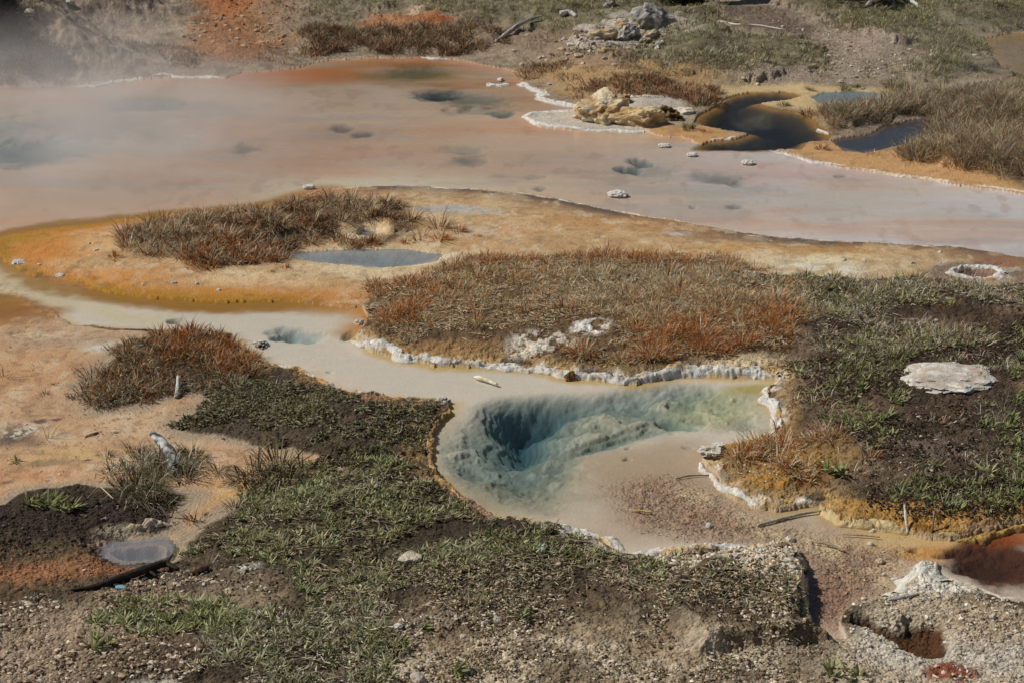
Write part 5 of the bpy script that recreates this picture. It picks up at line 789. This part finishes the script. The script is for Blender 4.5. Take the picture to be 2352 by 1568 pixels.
for nm, cx, cy, r1, r2, l in (('a', 2242, 629, 52, .13, 'white knobbly ring crust around the reddish pool'),):
    crust([(2242 + 54 * math.cos(a), 629 + 13 * math.sin(a)) for a in np.linspace(0, 6.283, 40)], .11, .05, l, (A(216, 212, 206), A(150, 138, 126), A(176, 130, 80)), (.2, .1), seed=41, name='ring_crust', fr=5, whole=True)
crust([(2175,1342),(2140,1322),(2112,1318),(2085,1340),(2066,1362),(2045,1378)], .17, .03, 'white knobbly spit between gravel stream and red brown pool', (A(212, 208, 198), A(170, 156, 132), A(200, 186, 156)), (.15, .15), seed=42, name='silica_spit', whole=True)
crust([(2160,1340),(2220,1352),(2290,1376),(2352,1389)], .07, .05, 'cream shore crust below the red brown pool', (A(196, 184, 164), A(120, 98, 76), A(180, 144, 100)), (.3, .3), seed=43)
crust([(232,1248),(270,1240),(320,1236),(370,1222),(400,1215)], .08, .07, 'grey crumbly crust behind the mirror pool', (A(186, 172, 148), A(90, 78, 64), A(160, 130, 92)), (.3, .3), seed=45)
crust([(232,1265),(240,1285),(255,1296)], .05, .04, 'pale crust at the left end of the mirror pool', (A(196, 176, 156), A(90, 78, 64), A(160, 130, 92)), (.3, .3), seed=46)
def tube(pts, rad, seg=10, seed=0, c1=GR1, c2=DKB, knob=.2):
    """a tapered branch through 3D points"""
    P = np.array(pts, float); n0 = len(P); t = np.linspace(0, n0 - 1, (n0 - 1) * 8 + 1); C_ = np.stack([np.interp(t, np.arange(n0), P[:, k]) for k in range(3)], 1); R = np.interp(t, np.arange(n0), rad)
    for _ in range(3): C_[1:-1] = .25 * C_[:-2] + .5 * C_[1:-1] + .25 * C_[2:]
    T = np.gradient(C_, axis=0); T /= np.linalg.norm(T, axis=1)[:, None] + 1e-9; S = np.cross(T, [0, 0, 1.0]); S /= np.linalg.norm(S, axis=1)[:, None] + 1e-9; U = np.cross(S, T)
    a = np.linspace(0, 6.283, seg, endpoint=False); ii = np.arange(len(C_)); nz = fbm(ii[:, None] * .35 + 0 * a, 2 * np.cos(a)[None] + 5 + 0 * ii[:, None], 1, 3, seed)
    V = C_[:, None] + (S[:, None] * np.cos(a)[None, :, None] + U[:, None] * np.sin(a)[None, :, None]) * (R[:, None] * (1 + knob * nz))[..., None]
    m = len(C_); id_ = np.arange(m * seg).reshape(m, seg); nx_ = np.roll(id_, -1, 1); Q = np.stack([id_[:-1].ravel(), nx_[:-1].ravel(), nx_[1:].ravel(), id_[1:].ravel()], 1)
    V = np.concatenate([V.reshape(-1, 3), C_[:1] - T[:1] * R[0] * .3, C_[-1:] + T[-1:] * R[-1] * .3]); k = m * seg
    Tt = np.concatenate([np.stack([nx_[0], id_[0], np.full(seg, k)], 1), np.stack([id_[-1], nx_[-1], np.full(seg, k + 1)], 1)])
    g = ss(-.2, .4, nz + .4 * np.sin(a * 3)[None])[..., None]; c = np.asarray(c1) * g + np.asarray(c2) * (1 - g); return V, Q, Tt, np.concatenate([c.reshape(-1, 3), [np.asarray(c2)] * 2])
def wood(name, stems, label, cat, c1=GR1, c2=GR2, lift=.5):
    """stems: lists of (px, py, height above ground, radius); the first is the main stem, others are its branches"""
    root = None
    for i, st in enumerate(stems):
        pts = []
        for px, py, h, r in st:
            x, y, z = Gt(px, py); pts.append((x, y, max(z, 0) + h + r * lift))
        o0 = np.array(pts[0]) if root is None else org; org = o0
        v, q, t, c = tube(np.array(pts) - org, [s[3] for s in st], 10 if i == 0 else 7, 300 + i + len(label), c1, c2)
        o = link(name if i == 0 else 'branch', new_mesh(name, v, [q, t], c, True), M_wood, root, org if root is None else None)
        if i == 0: root = o; tag(o, label, cat)
LOGG, LOGD = A(200, 196, 190), A(130, 124, 116)
wood('fallen_log', [[(1140,97,.0,.025),(1165,84,.03,.035),(1190,72,.05,.035),(1215,55,.06,.03),(1246,44,.05,.012)], [(1190,72,.04,.025),(1208,66,.12,.008)]], 'bleached grey log lying slantwise in the far grass', 'log', LOGG, LOGD)
wood('fallen_log', [[(1286,38,.02,.05),(1305,36,.04,.05),(1325,40,.0,.03)]], 'short grey dead wood behind the long log', 'log', LOGG, LOGD)
wood('dead_root', [[(1920,2,.03,.05),(1975,8,.06,.07),(2020,2,.14,.11),(2060,5,.12,.1),(2090,14,.06,.06),(2122,24,.0,.02)],[(2020,2,.14,.06),(1995,14,.02,.03),(1985,18,0,.02)],[(2060,5,.1,.05),(2050,18,.02,.03),(2055,22,0,.02)],[(1975,8,.06,.03),(1940,-8,.1,.02)],[(2090,14,.06,.03),(2100,5,.1,.02)]], 'grey splayed dead root at the top right edge', 'root', LOGG, A(84, 76, 68))
wood('surface_root', [[(1655,50,0,.01),(1690,58,.0,.014),(1740,60,.01,.014),(1800,70,.0,.014),(1850,66,0,.008)]], 'thin pale root snaking over the grey path', 'root', A(190, 182, 172), LOGG)
wood('driftwood', [[(1090,871,.0,.012),(1105,876,.005,.022),(1122,881,.005,.018),(1142,888,.0,.014)]], 'short white crusted driftwood floating in the cream stream', 'driftwood', WHT, A(196, 176, 130))
wood('bleached_stump', [[(402,1082,.0,.05),(388,1050,.02,.052),(366,1022,.03,.042),(350,1006,.03,.026)]], 'bleached grey stump lying in the tussock', 'stump', A(176, 176, 174), A(60, 58, 56))
wood('black_branch', [[(150,1360,.0,.008),(220,1352,.01,.02),(280,1335,.02,.03),(340,1318,.03,.032),(380,1306,.04,.028),(410,1312,.01,.014)],[(340,1318,.03,.014),(360,1330,.02,.012)],[(380,1306,.03,.014),(398,1290,.06,.006)]], 'long charred black branch on the gravel below the mirror pool', 'branch', A(62, 54, 46), BLK)
wood('dead_wood', [[(440,1318,.01,.02),(462,1312,.02,.03),(480,1310,.01,.02)]], 'short brown dead wood right of the black branch', 'branch', A(130, 104, 84), DKB)
wood('small_post', [[(405,915,.0,.02),(409,905,.03,.022),(412,890,.10,.02)]], 'short white stub leaning at the front of the left mound', 'stub', A(186, 184, 176), A(120, 112, 100))
for i, (st, l, c) in enumerate([([(1740,1210,.0,.011),(1790,1196,.0,.012),(1840,1184,.0,.011),(1888,1178,.01,.009)], 'long grey stick lying across the gravel stream', A(184, 172, 152)), ([(2085,1226,.0,.012),(2080,1208,.06,.012),(2076,1190,.12,.010)], 'short white stick leaning on the orange ledge', A(206, 200, 190)), ([(2140,1222,.0,.008),(2143,1208,.05,.008),(2146,1198,.10,.007)], 'thin dark stick beside the white stick on the ledge', A(120, 104, 86)), ([(1870,1250,.005,.008),(1905,1256,.008,.011),(1938,1268,.005,.008)], 'grey twig in the middle of the gravel bed', A(160, 140, 116)), ([(1552,1102,.0,.004),(1580,1096,.0,.006),(1630,1093,.0,.004)], 'dark twig floating near the neck of the spring', A(120, 100, 84)), ([(1932,1232,.005,.006),(1980,1234,.008,.008),(2020,1238,.004,.005)], 'cream twig in the gravel bed below the ledge', A(190, 160, 116)), ([(1445,1176,.003,.005),(1475,1179,.008,.009),(1498,1181,.004,.008)], 'yellow and white twig in the shallow spring', A(206, 180, 124)), ([(1320,1248,.02,.008),(1360,1254,.03,.009),(1385,1264,.02,.007)], 'grey twig on the moss of the near bank', A(150, 138, 122)), ([(1190,1228,.02,.010),(1212,1224,.03,.012),(1238,1220,.02,.009)], 'short grey twig on the dark moss shoulder', A(120, 112, 96)), ([(195,1004,.004,.006),(212,999,.008,.010),(226,994,.004,.008)], 'short tan stick on the wet mud', A(170, 140, 106)), ([(490,1302,.03,.004),(498,1296,.05,.006),(503,1290,.06,.005)], 'white chip of wood on the black soil edge', WHT), ([(2040,1378,.0,.008),(2070,1374,.0,.014),(2108,1364,.0,.008)], 'white curved stick at the foot of the white spit', WHT), ([(2380,1000,0,.004),(2345,1010,.06,.005),(2310,1030,.04,.004)], 'thin straw twig at the right edge of the bank', A(170, 150, 124)), ([(200,1145,.0,.004),(230,1136,.08,.005),(262,1160,.05,.004)], 'thin arching straw above the black mud', A(186, 170, 140))]):
    wood('stick', [st], l, 'stick', c, np.asarray(c) * .6)
def scrap():
    x, y, z = Gt(277, 1357); bm = bmesh.new(); bmesh.ops.create_cube(bm, size=1)
    bmesh.ops.bevel(bm, geom=bm.edges[:], offset=.12, segments=2, affect='EDGES'); me = bpy.data.meshes.new('plastic_scrap'); bm.to_mesh(me); bm.free()
    t = NT('pale_blue_plastic'); b = t.n('ShaderNodeBsdfPrincipled', None, Base_Color=(*A(130, 190, 215), 1), Roughness=.5); m = t.surf(b.outputs[0])
    o = link('plastic_scrap', me, m, None, (x, y, z + .03)); o.scale = (.07, .03, .012); o.rotation_euler = (.4, .1, .15); tag(o, 'pale blue plastic scrap lying on the gravel', 'litter')
scrap()
# dark pine at the top and dark bush on the hill
def crown(n, R, H, seed, cols, low=.0, ln=.13):
    r = np.random.default_rng(seed); a = r.random(n) * 6.283; t = r.random(n); rad = R * (1 - t * .75) * np.sqrt(r.random(n)) * (.75 + .35 * np.sin(a * 5 + t * 9)); B = np.stack([rad * np.cos(a), rad * np.sin(a), low + t * H], 1)
    col = np.asarray(cols)[r.integers(0, len(cols), n)] * (.6 + .8 * r.random((n, 1)))
    return blades(B, a + .6 * r.standard_normal(n), .6 + .9 * r.random(n), ln * (.6 + .8 * r.random(n)), np.full(n, ln * .16), col, .2)
def bush(name, px, py, n, R, H, label, cat, cols, seed, ln=.13, squash=1.0):
    x, y, z = Gt(px, py); root = bpy.data.objects.new(name, None); COLL.objects.link(root); root.location = (x, y, z); root.scale = (1, squash, 1); tag(root, label, cat)
    v, q, t, c = crown(n, R, H, seed, cols, .02, ln); link('crown', new_mesh('crown', v, [q, t], c, False), M_plant, root)
    v, q, t, c = tube([(0, 0, -.1), (.02, .01, H * .5), (0, 0, H * .95)], [R * .07, R * .05, R * .015], 8, seed, A(90, 76, 62), DKB); link('trunk', new_mesh('trunk', v, [q, t], c, True), M_wood, root)
    st = []
    for k in range(9):
        a = k * 2.4; st.append(tube([(0, 0, H * (.08 + .08 * k)), (R * .4 * math.cos(a), R * .4 * math.sin(a), H * (.12 + .08 * k)), (R * .8 * math.cos(a), R * .8 * math.sin(a), H * (.1 + .08 * k))], [R * .03, R * .02, R * .008], 5, k, A(90, 76, 62), DKB))
    for s_ in st: link('branch', new_mesh('branch', s_[0], [s_[1], s_[2]], s_[3], True), M_wood, root)
PINE = [A(46, 54, 30), A(34, 42, 26), A(66, 72, 40)]
bush('pine_tree', 1570, 12, 9000, .62, 1.9, 'low dark green pine whose lowest boughs reach into the top of the view', 'tree', PINE, 5, .14)
bush('pine_tree', 1655, -20, 6000, .55, 2.0, 'dark pine at the top edge beside the grey path', 'tree', PINE, 6, .14)
bush('dark_bush', 22, 128, 7000, .62, .85, 'dark bush in the hollow of the hill at the left edge', 'bush', [A(40, 42, 30), A(56, 50, 36), A(30, 32, 26)], 8, .10)
for i, (px, py, s, l) in enumerate([(800,78,.42,'domed grey green cushion plant by the far shore, right of two'),(742,70,.34,'domed grey green cushion plant by the far shore, left of two')]):
    x, y, z = Gt(px, py); n = 26; me = proto([sedge(rng.standard_normal(n) * .3 * s * 1.6, rng.standard_normal(n) * .22 * s * 1.6, np.full(n, .0), 40, (.1, .2), [(3, A(176, 172, 140)), (2, OLV), (2, GRY)], .1, .008, 1.0)])
    tag(link('cushion_plant', me, M_plant, None, (x, y, z)), l, 'plant')
# ------------------------------------------------------------------ steam over the hot end of the lake
def steam(px, py, rx, ry, h, dens, label, seed):
    x, y = G(px, py); k = mpp(px, py); sn = CAMH / (k * FPX); RX = rx * k; RY = ry * k / sn
    v, f = ICO[4]; v = v.copy(); v = v * np.array([RX, RY, h]); v[:, 2] = np.where(v[:, 2] < 0, v[:, 2] * .1, v[:, 2])
    t = NT('steam'); P = t.n('ShaderNodeTexCoord').outputs['Object']; sc_ = t.n('ShaderNodeMapping', None, Vector=P, Scale=(1 / RX, 1 / RY, 1 / h)).outputs[0]
    r = t.n('ShaderNodeVectorMath', dict(operation='LENGTH'), _0=sc_).outputs['Value']
    nz = t.noise(t.n('ShaderNodeMapping', None, Vector=P, Location=(seed, 0, 0), Scale=(.8, .8, 1.2)).outputs[0], 1.1, 4, .6)
    f0 = t.math('MULTIPLY', t.math('SUBTRACT', 1.0, r, clamp=True), t.math('MAXIMUM', t.math('MULTIPLY', t.math('SUBTRACT', nz, .36), 4.0), 0.0)); f1 = t.math('MULTIPLY', f0, dens)
    vol = t.n('ShaderNodeVolumePrincipled', None, Color=(.98, .98, 1.0, 1), Anisotropy=.3, Density=f1); t.t.links.new(vol.outputs[0], t.out.inputs['Volume'])
    o = link('steam', new_mesh('steam', v, [f], None, True), t.m, None, (float(x), float(y), .02)); tag(o, label, 'steam', kind='stuff'); return o
steam(160, 330, 640, 170, 1.9, .55, 'thin white steam drifting over the left end of the lake', 0)
steam(2280, 190, 360, 120, 1.2, .10, 'faint steam over the marsh at the far right', 7)
SC.cycles.volume_bounces = 2; SC.cycles.volume_step_rate = 4.0; SC.cycles.volume_preview_step_rate = 4.0; SC.cycles.volume_max_steps = 64
